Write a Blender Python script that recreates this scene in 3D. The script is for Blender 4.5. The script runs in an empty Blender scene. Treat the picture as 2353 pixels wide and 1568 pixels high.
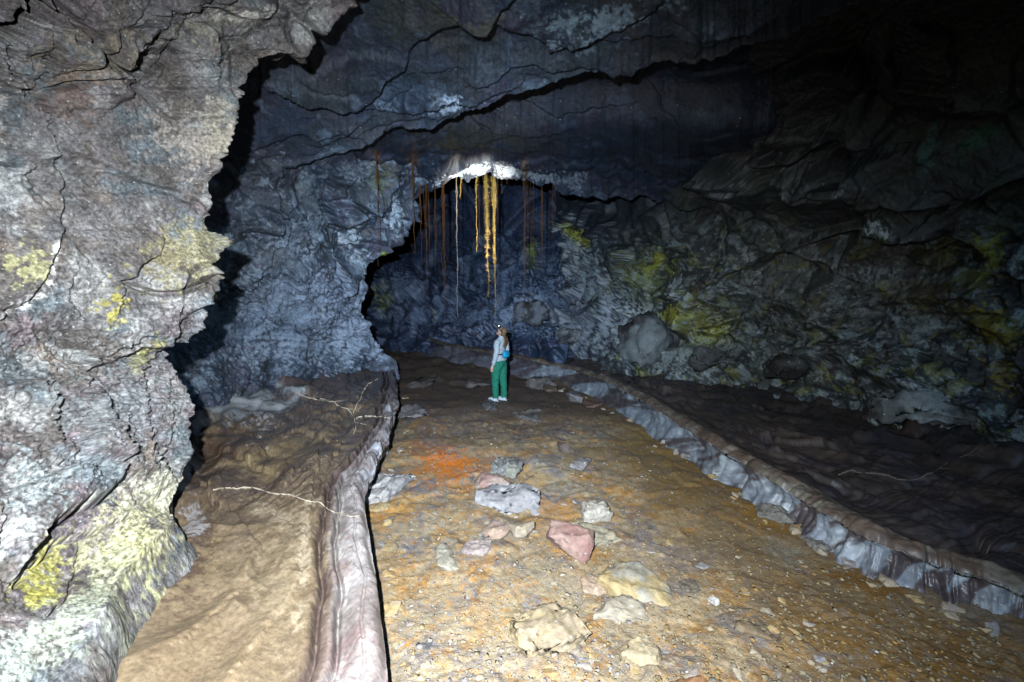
import bpy, bmesh, math, random
import numpy as np
from mathutils import Vector, Matrix

random.seed(7)
R = math.radians
SC = bpy.context.scene
COL = SC.collection

# ------------------------------------------------------------------ camera
# layout units: the photograph seen at 2353 x 1568
FPX, CX, CY = 1045.8, 1176.5, 784.0
HC = 2.4
PITCH = math.atan((784 - 680) / FPX)
cam_d = bpy.data.cameras.new('camera'); cam = bpy.data.objects.new('camera', cam_d); COL.objects.link(cam)
cam.location = (0, 0, HC); cam.rotation_euler = (math.pi / 2 - PITCH, 0, 0)
cam_d.sensor_width = 36; cam_d.lens = 16.0; cam_d.clip_start = 0.05; cam_d.clip_end = 300
cam_d.dof.use_dof = False; cam_d.dof.focus_distance = 10.0; cam_d.dof.aperture_fstop = 2.4
SC.camera = cam

# ------------------------------------------------------------------ world: blue sky fill added behind the camera, through an end left open
w = bpy.data.worlds.new('World'); SC.world = w; w.use_nodes = True
nt = w.node_tree; bg = nt.nodes['Background']
sky = nt.nodes.new('ShaderNodeTexSky'); sky.sky_type = 'NISHITA'; sky.sun_disc = False
sky.sun_elevation = R(25); sky.sun_rotation = R(0); sky.ozone_density = 8.0; sky.air_density = 1.5
nt.links.new(sky.outputs[0], bg.inputs[0]); bg.inputs[1].default_value = 0.15

# ------------------------------------------------------------------ the photographer's lamp, held up beside the camera
def spot(name, loc, target, power, size, blend, color, radius):
    l = bpy.data.lights.new(name, 'SPOT'); l.energy = power; l.spot_size = R(size); l.spot_blend = blend
    l.color = color; l.shadow_soft_size = radius
    o = bpy.data.objects.new(name, l); COL.objects.link(o); o.location = loc
    d = Vector(target) - Vector(loc); o.rotation_euler = d.to_track_quat('-Z', 'Y').to_euler()
    return o

def unproj(vx, vy, d):
    vx = np.asarray(vx, float); vy = np.asarray(vy, float); d = np.asarray(d, float)
    xc = (vx - CX) / FPX; yc = -(vy - CY) / FPX
    c, s = math.cos(PITCH), math.sin(PITCH)
    return np.stack([xc * d, d * (yc * s + c), HC + d * (yc * c - s)], -1)

LAMP = (-0.32, -0.05, HC + 0.34)
spot('flood_lamp', LAMP, tuple(unproj(900, 1180, 6.0)), 3300, 136, 1.0, (0.82, 0.91, 1.0), 0.035)
spot('beam_lamp', LAMP, tuple(unproj(1130, 740, 10.0)), 3800, 62, 1.0, (0.52, 0.74, 1.0), 0.035)

SC.view_settings.view_transform = 'Standard'; SC.view_settings.look = 'None'
SC.view_settings.exposure = 0.0; SC.view_settings.gamma = 1.0
SC.cycles.max_bounces = 3; SC.cycles.diffuse_bounces = 0; SC.cycles.glossy_bounces = 2
SC.cycles.use_denoising = True
SC.cycles.sample_clamp_indirect = 3.0

# ------------------------------------------------------------------ noise in numpy
from concurrent.futures import ThreadPoolExecutor
POOL = ThreadPoolExecutor(4)
rng = np.random.default_rng(5)
G = rng.normal(size=(1024, 3)).astype(np.float32); G /= np.linalg.norm(G, axis=1)[:, None]
GX, GY, GZ = (np.ascontiguousarray(G[:, k]) for k in range(3))
PERM = rng.permutation(1024).astype(np.int32)
def chunked(fn, P, n=24576):
    if len(P) <= n: return fn(P)
    r = list(POOL.map(fn, [P[i:i + n] for i in range(0, len(P), n)]))
    return np.concatenate(r) if not isinstance(r[0], tuple) else tuple(np.concatenate(q) for q in zip(*r))
def _perlin(P, seed):
    i = np.floor(P); f = P - i; i = i.astype(np.int32)
    u = f * f * f * (f * (f * 6 - 15) + 10); out = 0
    X = [PERM[(i[:, 0] + d + seed * 37) & 1023] for d in (0, 1)]
    for dx in (0, 1):
        wx = u[:, 0] if dx else 1 - u[:, 0]; fx = f[:, 0] - dx
        for dy in (0, 1):
            wxy = wx * (u[:, 1] if dy else 1 - u[:, 1]); fy = f[:, 1] - dy; h2 = PERM[(X[dx] + i[:, 1] + dy) & 1023]
            for dz in (0, 1):
                h = PERM[(h2 + i[:, 2] + dz) & 1023]
                out = out + wxy * (u[:, 2] if dz else 1 - u[:, 2]) * (GX[h] * fx + GY[h] * fy + GZ[h] * (f[:, 2] - dz))
    return out * 1.5
def perlin(P, seed=0):
    return chunked(lambda q: _perlin(q, seed), np.asarray(P, np.float32))
def _fbm(P, octv, seed, gain):
    o = 0; a = 1.0
    for k in range(octv):
        o = o + a * _perlin(P * np.float32(2.03 ** k) + np.float32(17.3 * k), seed + k); a *= gain
    return o
def fbm(P, octv=4, seed=0, gain=0.5):
    return chunked(lambda q: _fbm(q, octv, seed, gain), np.asarray(P, np.float32))
def _ridged(P, octv, seed, gain):
    o = 0; a = 1.0
    for k in range(octv):
        o = o + a * (1 - 2 * np.abs(_perlin(P * np.float32(2.1 ** k) + np.float32(9.1 * k), seed + k))); a *= gain
    return o
def ridged(P, octv=4, seed=0, gain=0.5):
    return chunked(lambda q: _ridged(q, octv, seed, gain), np.asarray(P, np.float32))
WQ = rng.random((1024, 3)).astype(np.float32)
def _worley(P, seed):
    i = np.floor(P).astype(np.int32); n = len(P)
    f1 = np.full(n, 81, np.float32); f2 = np.full(n, 81, np.float32); cid = np.zeros(n, np.int32); off = np.zeros(n, np.int32)
    fr = P - i; k = 0
    for dx in (-1, 0, 1):
        hx = PERM[(i[:, 0] + dx + seed * 37) & 1023]
        for dy in (-1, 0, 1):
            hy = PERM[(hx + i[:, 1] + dy) & 1023]
            for dz in (-1, 0, 1):
                h = PERM[(hy + i[:, 2] + dz) & 1023]; q = WQ[h]
                d = (fr[:, 0] - dx - q[:, 0]) ** 2 + (fr[:, 1] - dy - q[:, 1]) ** 2 + (fr[:, 2] - dz - q[:, 2]) ** 2
                m = d < f1; f2 = np.where(m, f1, np.minimum(f2, d)); f1 = np.where(m, d, f1); cid = np.where(m, h, cid); off = np.where(m, k, off); k += 1
    o3 = np.stack([off // 9 - 1, off // 3 % 3 - 1, off % 3 - 1], -1)
    return np.sqrt(f1), np.sqrt(f2), cid, (i + o3 + WQ[cid]).astype(np.float32)
def worley(P, seed=0):
    return chunked(lambda q: _worley(q, seed), np.asarray(P, np.float32))
def sstep(a, b, x):
    t = np.clip((x - a) / (b - a), 0, 1); return t * t * (3 - 2 * t)
def blocks(P, scale, amp, tilt, crack, seed, warp=0.35, aniso=(1, 1, 1), soft=0.16):
    """fractured rock: every cell sits at its own height and tilt, with an open joint round it"""
    W = np.stack([perlin(P * scale * 1.7 + 3.1, seed + 50), perlin(P * scale * 1.7 + 7.7, seed + 51), perlin(P * scale * 1.7 + 1.7, seed + 52)], -1)
    Q = (P * np.array(aniso, np.float32)) * scale + 0.45 * warp * W
    f1, f2, cid, cen = worley(Q, seed)
    g = G[cid]
    e = f2 - f1
    return (amp * G[(cid * 7 + 3) & 1023, 0] + tilt * ((Q - cen) * g).sum(1) / scale) * sstep(0.0, soft, e) - crack * (1 - sstep(0.0, 0.10, e)), cid, e

# ------------------------------------------------------------------ mesh helpers
def tag(o, label=None, cat=None, group=None, kind=None):
    if label: o['label'] = label
    if cat: o['category'] = cat
    if group: o['group'] = group
    if kind: o['kind'] = kind
    return o
def mesh_np(name, V, F, mat, col=None, smooth=True, parent=None):
    me = bpy.data.meshes.new(name); V = np.ascontiguousarray(V, np.float32); F = np.ascontiguousarray(F, np.int32)
    k = F.shape[1]
    me.vertices.add(len(V)); me.vertices.foreach_set('co', V.ravel())
    me.loops.add(F.size); me.loops.foreach_set('vertex_index', F.ravel())
    me.polygons.add(len(F)); me.polygons.foreach_set('loop_start', np.arange(0, F.size, k, dtype=np.int32))
    if smooth: me.polygons.foreach_set('use_smooth', np.ones(len(F), bool))
    me.update(calc_edges=True)
    if k == 4 and GRID.get('last', (0, 0))[0] * GRID.get('last', (0, 0))[1] == len(V): GRID[name] = (V, GRID['last'])
    if col is not None:
        a = me.attributes.new('tint', 'FLOAT_COLOR', 'POINT')
        c = np.ones((len(V), 4), np.float32); c[:, :col.shape[1]] = col; a.data.foreach_set('color', c.ravel())
    me.materials.append(mat)
    o = bpy.data.objects.new(name, me); COL.objects.link(o)
    if parent: o.parent = parent
    return o
GRID = {}
def grid_faces(nv, nu):
    GRID['last'] = (nv, nu)
    a = (np.arange(nv - 1)[:, None] * nu + np.arange(nu - 1)[None]).ravel()
    return np.stack([a, a + 1, a + nu + 1, a + nu], 1)
def box_blur(A, r):
    for ax in (0, 1):
        for _ in range(2):
            pad = [(0, 0), (0, 0)]; pad[ax] = (r + 1, r)
            B = np.cumsum(np.pad(A, pad, mode='edge'), axis=ax)
            n = A.shape[ax]; hi = np.take(B, np.arange(2 * r + 1, 2 * r + 1 + n), ax); lo = np.take(B, np.arange(0, n), ax)
            A = (hi - lo) / (2 * r + 1)
    return A
def inv_depth(VX, VY, cols, rows, D, blur=14):
    """smooth inverse depth from a coarse table of distances"""
    D = 1.0 / np.asarray(D, float); nv, nu = VX.shape
    yi = np.interp(VY[:, 0] if np.ptp(VY[:, 0]) else VY.mean(1), rows, np.arange(len(rows)))
    out = np.zeros_like(VX)
    tmp = np.stack([np.interp(VX.ravel(), cols, D[k]).reshape(VX.shape) for k in range(len(rows))], 0)
    yy = np.interp(VY.ravel(), rows, np.arange(len(rows))).reshape(VX.shape)
    k0 = np.clip(np.floor(yy).astype(int), 0, len(rows) - 2); t = yy - k0
    I, J = np.indices(VX.shape)
    out = tmp[k0, I, J] * (1 - t) + tmp[k0 + 1, I, J] * t
    return box_blur(out, blur)
def grid_normals(P):
    du = np.gradient(P, axis=1); dv = np.gradient(P, axis=0); n = np.cross(du, dv)
    return n / (np.linalg.norm(n, axis=2, keepdims=True) + 1e-9)
def rough_mask(P, sc, seed, lo=.12):
    return lo + (1 - lo) * sstep(-.12, .28, fbm(P * sc, 2, seed))
def poly_sd(x, y, pts):
    """distance to a polyline and the side it lies on (positive on the right of its direction, image axes)"""
    best = np.full(x.shape, 1e9); sd = np.ones(x.shape)
    for (ax, ay), (bx, by) in zip(pts[:-1], pts[1:]):
        dx, dy = bx - ax, by - ay; L2 = dx * dx + dy * dy + 1e-9
        t = np.clip(((x - ax) * dx + (y - ay) * dy) / L2, 0, 1)
        d = np.hypot(x - ax - t * dx, y - ay - t * dy)
        cr = dx * (y - ay) - dy * (x - ax)
        m = d < best; best = np.where(m, d, best); sd = np.where(m, np.sign(cr), sd)
    return best, sd
def jag(x, y, amp=9, seed=3):
    Q = np.stack([x / 46, y / 46, np.zeros_like(x)], -1).reshape(-1, 3)
    a = fbm(Q, 4, seed, 0.55).reshape(x.shape); b = fbm(Q + 31.7, 4, seed + 9, 0.55).reshape(x.shape)
    return x + amp * a, y + amp * b
def cracks(VX, VY, lines, seed=3, amp=11, overhead=False):
    """open joints and offset plates along the joints seen in the rock: (points, width, groove depth, plate offset, fade)"""
    jx, jy = jag(VX, VY, amp, seed); out = np.zeros_like(VX)
    for pts, wd, gr, stp, fade in lines:
        if overhead and pts[-1][0] > pts[0][0]: pts = pts[::-1]      # overhead, the nearer plate always hangs lower
        p = np.array(pts); m = 1.5 * fade + 30
        sel = (VX > p[:, 0].min() - m) & (VX < p[:, 0].max() + m) & (VY > p[:, 1].min() - m) & (VY < p[:, 1].max() + m)
        if not sel.any(): continue
        d, s = poly_sd(jx[sel], jy[sel], pts)
        v = -gr * np.exp(-(d / wd) ** 2)
        v = v + stp * sstep(-3.2, 3.2, d * s) * np.exp(-(d / fade) ** 2) if stp else v
        out[sel] += v
    return out

# ------------------------------------------------------------------ colour helpers (rock colour, with some light and shade painted in)
def mixc(a, b, t): return a * (1 - t[:, None]) + np.array(b)[None] * t[:, None]
def base_colour(P, pal, seed, scale=1.0):
    c = np.tile(np.array(pal[0], float), (len(P), 1))
    for k, q in enumerate(pal[1:]):
        n = fbm(P * scale * (0.7 + 0.45 * k) + 5.5 * k, 4, seed + 11 * k, 0.6)
        c = mixc(c, q, sstep(0.0, 0.42, n) * 0.85)
    v = fbm(P * scale * 6, 4, seed + 91, 0.65)
    return c * np.clip(1 + 0.40 * v, 0.45, 1.9)[:, None]
def patches(c, x, y, P, lst, seed=40):
    """mineral crusts, stains, and painted highlights and dimness: (cx, cy, rx, ry, angle, colour, strength, roughness of outline)"""
    n1 = fbm(P * 3.0, 4, seed, 0.62); n2 = fbm(P * 13.0, 4, seed + 5, 0.7)
    for (cx, cy, rx, ry, an, colr, st, rough) in lst:
        a = R(an); dx = x - cx; dy = y - cy
        u = (dx * math.cos(a) + dy * math.sin(a)) / rx; v = (-dx * math.sin(a) + dy * math.cos(a)) / ry
        d = np.sqrt(u * u + v * v)
        t = st * sstep(-0.05, 0.6, 1.0 - d + rough * n1 + rough * 1.5 * n2)
        c = mixc(c, colr, np.clip(t, 0, 1))
    return c

# ------------------------------------------------------------------ materials
def rock_material(name, rough=(0.45, 0.85), spec=0.35, bump=0.35, fine=60.0, fleck=0.0, fleck_scale=120.0, colour=None, detail=0.35, coat=0.0):
    m = bpy.data.materials.new(name); m.use_nodes = True; t = m.node_tree; N = t.nodes; L = t.links
    b = N['Principled BSDF']; b.inputs['Specular IOR Level'].default_value = spec
    tc = N.new('ShaderNodeTexCoord')
    if colour is None:
        a = N.new('ShaderNodeAttribute'); a.attribute_name = 'tint'; src = a.outputs['Color']
    else:
        rgb = N.new('ShaderNodeRGB'); rgb.outputs[0].default_value = (*colour, 1); src = rgb.outputs[0]
    n1 = N.new('ShaderNodeTexNoise'); n1.inputs['Scale'].default_value = fine; n1.inputs['Detail'].default_value = 6; n1.inputs['Roughness'].default_value = 0.7
    L.new(tc.outputs['Object'], n1.inputs['Vector'])
    mr = N.new('ShaderNodeMapRange'); mr.inputs['From Min'].default_value = 0.25; mr.inputs['From Max'].default_value = 0.75
    mr.inputs['To Min'].default_value = 1 - detail; mr.inputs['To Max'].default_value = 1 + detail
    L.new(n1.outputs['Fac'], mr.inputs['Value'])
    mul = N.new('ShaderNodeVectorMath'); mul.operation = 'SCALE'; L.new(src, mul.inputs[0]); L.new(mr.outputs[0], mul.inputs['Scale'])
    out = mul.outputs[0]
    if fleck > 0:
        vo = N.new('ShaderNodeTexVoronoi'); vo.inputs['Scale'].default_value = fleck_scale; L.new(tc.outputs['Object'], vo.inputs['Vector'])
        sep = N.new('ShaderNodeSeparateColor'); L.new(vo.outputs['Color'], sep.inputs[0])
        th = N.new('ShaderNodeMapRange'); th.inputs['From Min'].default_value = 1 - fleck; th.inputs['From Max'].default_value = 1 - fleck * 0.6
        L.new(sep.outputs[0], th.inputs['Value'])
        th2 = N.new('ShaderNodeMapRange'); th2.inputs['From Min'].default_value = 0.55; th2.inputs['From Max'].default_value = 0.25
        L.new(vo.outputs['Distance'], th2.inputs['Value'])
        mm = N.new('ShaderNodeMath'); mm.operation = 'MULTIPLY'; L.new(th.outputs[0], mm.inputs[0]); L.new(th2.outputs[0], mm.inputs[1])
        mx = N.new('ShaderNodeMix'); mx.data_type = 'RGBA'; L.new(mm.outputs[0], mx.inputs[0]); L.new(out, mx.inputs[6]); mx.inputs[7].default_value = (0.5, 0.52, 0.52, 1)
        out = mx.outputs[2]
    L.new(out, b.inputs['Base Color'])
    n2 = N.new('ShaderNodeTexNoise'); n2.inputs['Scale'].default_value = fine * 0.13; n2.inputs['Detail'].default_value = 5
    L.new(tc.outputs['Object'], n2.inputs['Vector'])
    rr = N.new('ShaderNodeMapRange'); rr.inputs['From Min'].default_value = 0.3; rr.inputs['From Max'].default_value = 0.7
    rr.inputs['To Min'].default_value = rough[0]; rr.inputs['To Max'].default_value = rough[1]
    L.new(n2.outputs['Fac'], rr.inputs['Value']); L.new(rr.outputs[0], b.inputs['Roughness'])
    bp = N.new('ShaderNodeBump'); bp.inputs['Strength'].default_value = bump; bp.inputs['Distance'].default_value = 0.02
    L.new(n1.outputs['Fac'], bp.inputs['Height']); L.new(bp.outputs[0], b.inputs['Normal'])
    if coat: b.inputs['Coat Weight'].default_value = coat; b.inputs['Coat Roughness'].default_value = 0.25
    return m
def plain_material(name, colour, rough=0.6, spec=0.4, noise=0.12, scale=40, emit=None):
    m = bpy.data.materials.new(name); m.use_nodes = True; t = m.node_tree; N = t.nodes; L = t.links; b = N['Principled BSDF']
    b.inputs['Roughness'].default_value = rough; b.inputs['Specular IOR Level'].default_value = spec
    tc = N.new('ShaderNodeTexCoord'); n = N.new('ShaderNodeTexNoise'); n.inputs['Scale'].default_value = scale; n.inputs['Detail'].default_value = 4
    L.new(tc.outputs['Object'], n.inputs['Vector'])
    mx = N.new('ShaderNodeMix'); mx.data_type = 'RGBA'; L.new(n.outputs['Fac'], mx.inputs[0])
    mx.inputs[6].default_value = (*[c * (1 - 2 * noise) for c in colour], 1); mx.inputs[7].default_value = (*[min(1, c * (1 + 2 * noise)) for c in colour], 1)
    L.new(mx.outputs[2], b.inputs['Base Color'])
    if emit: b.inputs['Emission Color'].default_value = (*emit[0], 1); b.inputs['Emission Strength'].default_value = emit[1]
    return m

M_near = rock_material('near_wall_rock', (0.34, 0.7), 0.5, 1.0, 50, 0.02, 75, detail=0.7)
M_wall = rock_material('basalt_wall', (0.34, 0.7), 0.5, 0.9, 24, 0.002, 45, detail=0.6)
M_floor = rock_material('ochre_sediment', (0.5, 0.9), 0.3, 0.7, 70, 0.008, 60, detail=0.5)
M_bench = rock_material('smooth_lava', (0.24, 0.42), 0.55, 0.14, 34, 0.0, 50, detail=0.45)
M_bench_dark = rock_material('glossy_lava', (0.30, 0.55), 0.5, 0.2, 10, 0.0, detail=0.35)

# ------------------------------------------------------------------ sheets of rock
SHEETS = {}
def make_sheet(name, VX, VY, ID, disp_fn, col_fn, mat, roll=None, roll_dir=None, n_roll=26, label=None):
    """a rock face laid out in the world from bearings and distances, with its broken surface as real relief.
    roll: (axis, distance) turn the last column / row away into the depth behind the edge."""
    D = 1.0 / ID; P = unproj(VX, VY, D)
    if roll is not None:
        ax, thick, side = roll[:3]
        E = P[:, -1] if ax == 1 else P[-1]
        view = E - np.array([0, 0, HC]); view /= np.linalg.norm(view, axis=1, keepdims=True)
        k = 12; Es = np.stack([np.convolve(np.pad(E[:, j], k, mode='edge'), np.ones(2 * k + 1) / (2 * k + 1), 'valid') for j in range(3)], -1)
        ext = []
        for k in range(1, n_roll + 1):
            t = k / n_roll
            if len(roll) > 3:
                wt = roll[3][:, None]; vw = view * (1 - wt) + np.array([0.16, 0.12, -0.6])[None] * wt; sd = np.array(side)[None] * (1 - wt)
            else: vw, sd = view, np.array(side)[None]
            ext.append(E + (Es - E) * min(1, 2.5 * t) + vw * thick * t ** 1.4 + sd * t * thick)
        ext = np.stack(ext, ax); P = np.concatenate([P, ext], ax)
        VX = np.concatenate([VX] + [VX[:, -1:] + 5 * (k + 1) if ax == 1 else VX[-1:] for k in range(n_roll)], ax)
        VY = np.concatenate([VY] + [VY[:, -1:] if ax == 1 else VY[-1:] + 5 * (k + 1) for k in range(n_roll)], ax)
    nv, nu = VX.shape
    Nn = grid_normals(P)
    toC = np.array([0, 0, HC]) - P
    flip = np.sign((Nn * toC).sum(2)); body = flip[: nv if roll is None else nv - (n_roll if roll[0] == 0 else 0), : nu if roll is None else nu - (n_roll if roll[0] == 1 else 0)]
    if np.median(body) < 0: Nn = -Nn
    # broad normals for the displacement so that it stays coherent
    Nb = np.stack([box_blur(Nn[..., k], 8) for k in range(3)], -1); Nb /= np.linalg.norm(Nb, axis=2, keepdims=True) + 1e-9
    Pf = P.reshape(-1, 3).astype(np.float32)
    d = disp_fn(Pf, VX, VY)
    P2 = P + Nb * d.reshape(nv, nu, 1)
    c = col_fn(P2.reshape(-1, 3).astype(np.float32), VX.ravel(), VY.ravel())
    F = grid_faces(nv, nu)
    if np.median(flip) > 0: pass
    c = c * np.array({'rock_buttress': (1.06, 1.0, .93), 'left_wall': (.80, .90, 1.0), 'near_ceiling': (.84, .97, 1.14), 'far_ceiling': (.84, .97, 1.16), 'far_wall': (.86, .98, 1.12)}.get(name, (1, 1, 1)))      # blue cast of the light tinted into the rock, buttress warmed against it
    o = mesh_np(name, P2.reshape(-1, 3), F, mat, np.clip(c, 0.004, 0.9))
    tag(o, label=label, kind='structure')
    return o
def yline(pts, y):
    p = np.array(pts, float); return np.interp(y, p[:, 0], p[:, 1])
def n1d(t, scale, amp, seed):
    return amp * fbm(np.stack([t / scale, np.full_like(t, seed * 3.7), np.zeros_like(t)], -1), 5, seed, 0.6)

# ---- near left buttress
def near_wall():
    ys = np.arange(-330, 1760, 2.6); e = [(-340, 1000), (-200, 930), (0, 815), (40, 742), (95, 690), (130, 602), (160, 565), (190, 548), (240, 532), (290, 534), (340, 528), (385, 522), (420, 495), (470, 482), (530, 488), (560, 505), (600, 500), (640, 494), (690, 468), (740, 440), (800, 412), (850, 408), (900, 440), (950, 452), (1000, 455), (1050, 450), (1090, 445), (1190, 415), (1260, 370), (1330, 322), (1420, 270), (1568, 195), (1780, 80)]
    xe = yline(e, ys) + n1d(ys, 55, 17, 2) * np.clip((1260 - ys) / 150, 0.25, 1) - 45 * sstep(1130, 1300, ys)
    nu = 470; u = np.linspace(0, 1, nu); xl = -620.0
    VX = xl + (xe[:, None] - xl) * u[None]; VY = np.repeat(ys[:, None], nu, 1)
    cols = [-620, -300, 0, 200, 400, 560, 900]
    rows = [-330, 0, 200, 450, 700, 900, 1050, 1150, 1250, 1350, 1450, 1568, 1760]
    D = [[1.7, 1.9, 2.2, 2.5, 2.9, 3.2, 3.6], [2.1, 2.4, 2.75, 3.1, 3.5, 3.8, 4.2], [2.2, 2.55, 2.95, 3.35, 3.8, 4.1, 4.4],
         [2.2, 2.6, 3.05, 3.5, 4.0, 4.25, 4.5], [2.15, 2.55, 3.05, 3.5, 4.05, 4.3, 4.5], [2.1, 2.5, 2.95, 3.5, 4.2, 4.5, 4.6],
         [2.0, 2.35, 2.8, 3.35, 4.05, 4.3, 4.4], [1.9, 2.2, 2.65, 3.15, 3.75, 4.0, 4.1], [1.75, 2.05, 2.45, 2.9, 3.38, 3.6, 3.8],
         [1.6, 1.9, 2.25, 2.6, 3.0, 3.3, 3.5], [1.5, 1.75, 2.05, 2.35, 2.65, 2.9, 3.0], [1.35, 1.6, 1.85, 2.15, 2.4, 2.5, 2.6], [1.15, 1.35, 1.55, 1.75, 1.9, 2.0, 2.1]]
    ID = inv_depth(VX, VY, cols, rows, D, 12)
    L = [([(70, -40), (118, 60), (100, 130), (105, 200), (115, 250)], 2.75, 0.095, -0.065, 40),
         ([(15, 150), (105, 240), (130, 300), (150, 400), (140, 480), (118, 600), (60, 690), (0, 725)], 3.00, 0.095, 0.078, 60),
         ([(130, 560), (95, 640), (70, 700)], 2.50, 0.076, 0.000, 30),
         ([(640, 0), (600, 60), (560, 85), (495, 90), (498, 150)], 3.50, 0.114, 0.078, 50),
         ([(580, 85), (610, 70), (690, 60), (720, 20)], 3.00, 0.114, 0.065, 40),
         ([(400, 90), (385, 140), (345, 160), (285, 150), (268, 110), (330, 80), (400, 90)], 3.00, 0.095, -0.091, 60),
         ([(500, 470), (475, 475), (440, 460)], 2.50, 0.057, 0.039, 30),
         ([(345, 590), (310, 625), (280, 655), (265, 690)], 3.75, 0.114, 0.065, 50),
         ([(505, 600), (450, 620), (430, 640), (425, 700), (400, 730), (385, 800)], 3.00, 0.095, 0.065, 50),
         ([(470, 700), (420, 740), (370, 800), (340, 860), (330, 960), (345, 1040), (380, 1075)], 3.75, 0.114, 0.078, 60),
         ([(310, 770), (270, 790), (230, 830), (200, 870)], 3.12, 0.095, 0.052, 50),
         ([(210, 915), (225, 960), (240, 1010), (258, 1070), (255, 1110), (230, 1150), (170, 1170), (120, 1200), (95, 1240)], 4.50, 0.190, 0.130, 80),
         ([(400, 870), (392, 930), (398, 1000), (388, 1040)], 2.75, 0.076, 0.052, 40),
         ([(0, 1300), (60, 1330), (95, 1280), (160, 1230), (200, 1220), (265, 1205), (300, 1180)], 4.0, 0.060, 0.000, 70),
         ([(205, 1225), (205, 1280), (180, 1340), (130, 1400)], 3.0, 0.050, 0.000, 60),
         ([(270, 1150), (300, 1160), (380, 1120), (445, 1085)], 3.0, 0.040, 0.000, 60),
         ([(0, 1170), (20, 1200), (10, 1240)], 5.00, 0.133, 0.000, 30),
         ([(160, 640), (150, 690), (190, 720)], 2.50, 0.057, 0.039, 40), ([(60, 60), (200, 90), (235, 140)], 2.75, 0.076, 0.065, 50),
         ([(230, 140), (250, 60), (330, 30)], 3.00, 0.095, 0.065, 50), ([(120, 860), (90, 930), (110, 1000)], 2.50, 0.057, 0.039, 40)]
    def disp(P, VX, VY):
        a = 0.15 * fbm(P * 1.0, 2, 1)
        b1, _, _ = blocks(P, 1.2, 0.06, 0.22, 0.03, 11, soft=.09)
        b2, _, _ = blocks(P, 4.6, 0.008, 0.08, 0.006, 13)
        apron = sstep(1060, 1190, VY.ravel()) * sstep(-150, 150, VX.ravel()) + sstep(1380, 1480, VY.ravel()); apron = np.clip(apron, 0, 1)
        low = sstep(500, 750, VY.ravel())
        fine = 0.014 * fbm(P * 20, 3, 21, 0.65) + low * (0.020 * np.clip(1 - 2.2 * worley(P * 17, 5)[0], -0.4, 1) + 0.010 * np.clip(1 - 2.2 * worley(P * 42, 6)[0], -0.4, 1))
        up = 1 - sstep(180, 330, VY.ravel())
        b3, _, _ = blocks(P, 2.4, 0.05, 0.22, 0.03, 15)
        pit = -0.9 * sstep(34, 22, poly_sd(*jag(VX, VY, 16, 8), [(150, -120), (95, 5), (40, 55), (-60, 130)])[0]).ravel()
        rm = rough_mask(P, 1.1, 91, .25)
        return (pit + a + (b1 + b2 * rm * 1.6) * (1 - 0.85 * apron) + up * b3 + fine * (1 - 0.6 * apron) * (.4 + rm) + cracks(VX, VY, L, 3).ravel())
    pal = [(.16, .155, .16), (.20, .165, .135), (.17, .14, .155), (.13, .16, .18), (.115, .10, .09)]
    Y = (.44, .39, .07)
    PT = [(0, 280, 60, 80, 20, (.50, .49, .46), .7, .5), (30, 440, 70, 60, 0, (.46, .46, .46), .6, .6), (430, 330, 90, 60, 20, (.42, .37, .33), .6, .6), (500, 300, 40, 60, 0, (.38, .35, .28), .6, .6),
          (410, 580, 120, 75, -25, (.30, .27, .14), .7, .5), (480, 580, 50, 70, 0, (.36, .34, .22), .5, .5), (260, 690, 26, 42, 25, Y, .8, .8), (330, 820, 16, 40, 10, Y, .55, .9), (150, 190, 9, 6, 0, Y, .9, .5),
          (70, 610, 40, 50, 20, (.52, .50, .24), .6, .8), (115, 590, 16, 60, 5, (.75, .75, .72), .9, .5), (60, 690, 60, 18, -30, (.7, .7, .7), .6, .6),
          (140, 1310, 70, 95, 25, (.44, .41, .09), .9, .5), (300, 1240, 80, 90, 20, (.56, .54, .24), .9, .5), (330, 1130, 110, 40, -20, (.56, .52, .40), .7, .6), (390, 1150, 60, 90, 25, (.56, .53, .40), .9, .4), (300, 1210, 150, 70, -20, (.50, .48, .30), .75, .4), (250, 1330, 130, 60, -40, (.44, .45, .30), .6, .5),
          (130, 1440, 190, 70, -35, (.42, .46, .36), .85, .4), (0, 1500, 180, 80, -20, (.36, .40, .38), .7, .4), (60, 1120, 80, 80, 0, (.34, .40, .42), .55, .7), (20, 1240, 40, 40, 0, (.7, .72, .7), .6, .7),
          (270, 960, 190, 130, 0, (.24, .28, .30), .45, .7), (200, 120, 110, 60, 0, (.24, .20, .14), .6, .6), (150, 230, 70, 60, 30, (.16, .11, .09), .6, .6), (460, 60, 120, 40, -10, (.30, .29, .22), .6, .6), (560, 30, 60, 16, -10, (.62, .60, .55), .6, .6)]
    def colf(P, x, y):
        c = base_colour(P, pal, 60, 1.1)
        wv = sstep(0.12, 0.6, fbm(P * 2.4, 4, 77, 0.65)); c = mixc(c, (.36, .36, .355), 0.7 * wv); c = mixc(c, (.09, .08, .08), .6 * sstep(.1, .6, fbm(P * 5, 4, 79, .7)))
        c = patches(c, x, y, P, PT, 44); gr = fbm(P * 38, 3, 81, .75) * (.6 + .35 * sstep(450, 800, y)); return c * np.clip(1 + gr, .35, 2.2)[:, None]
    return make_sheet('rock_buttress', VX, VY, ID, disp, colf, M_near, roll=(1, 1.6, (-0.75, 0.1, 0), sstep(1040, 1180, ys)), label='pale flaking rock buttress with yellow crust beside the smooth bench')
near_wall()

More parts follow.
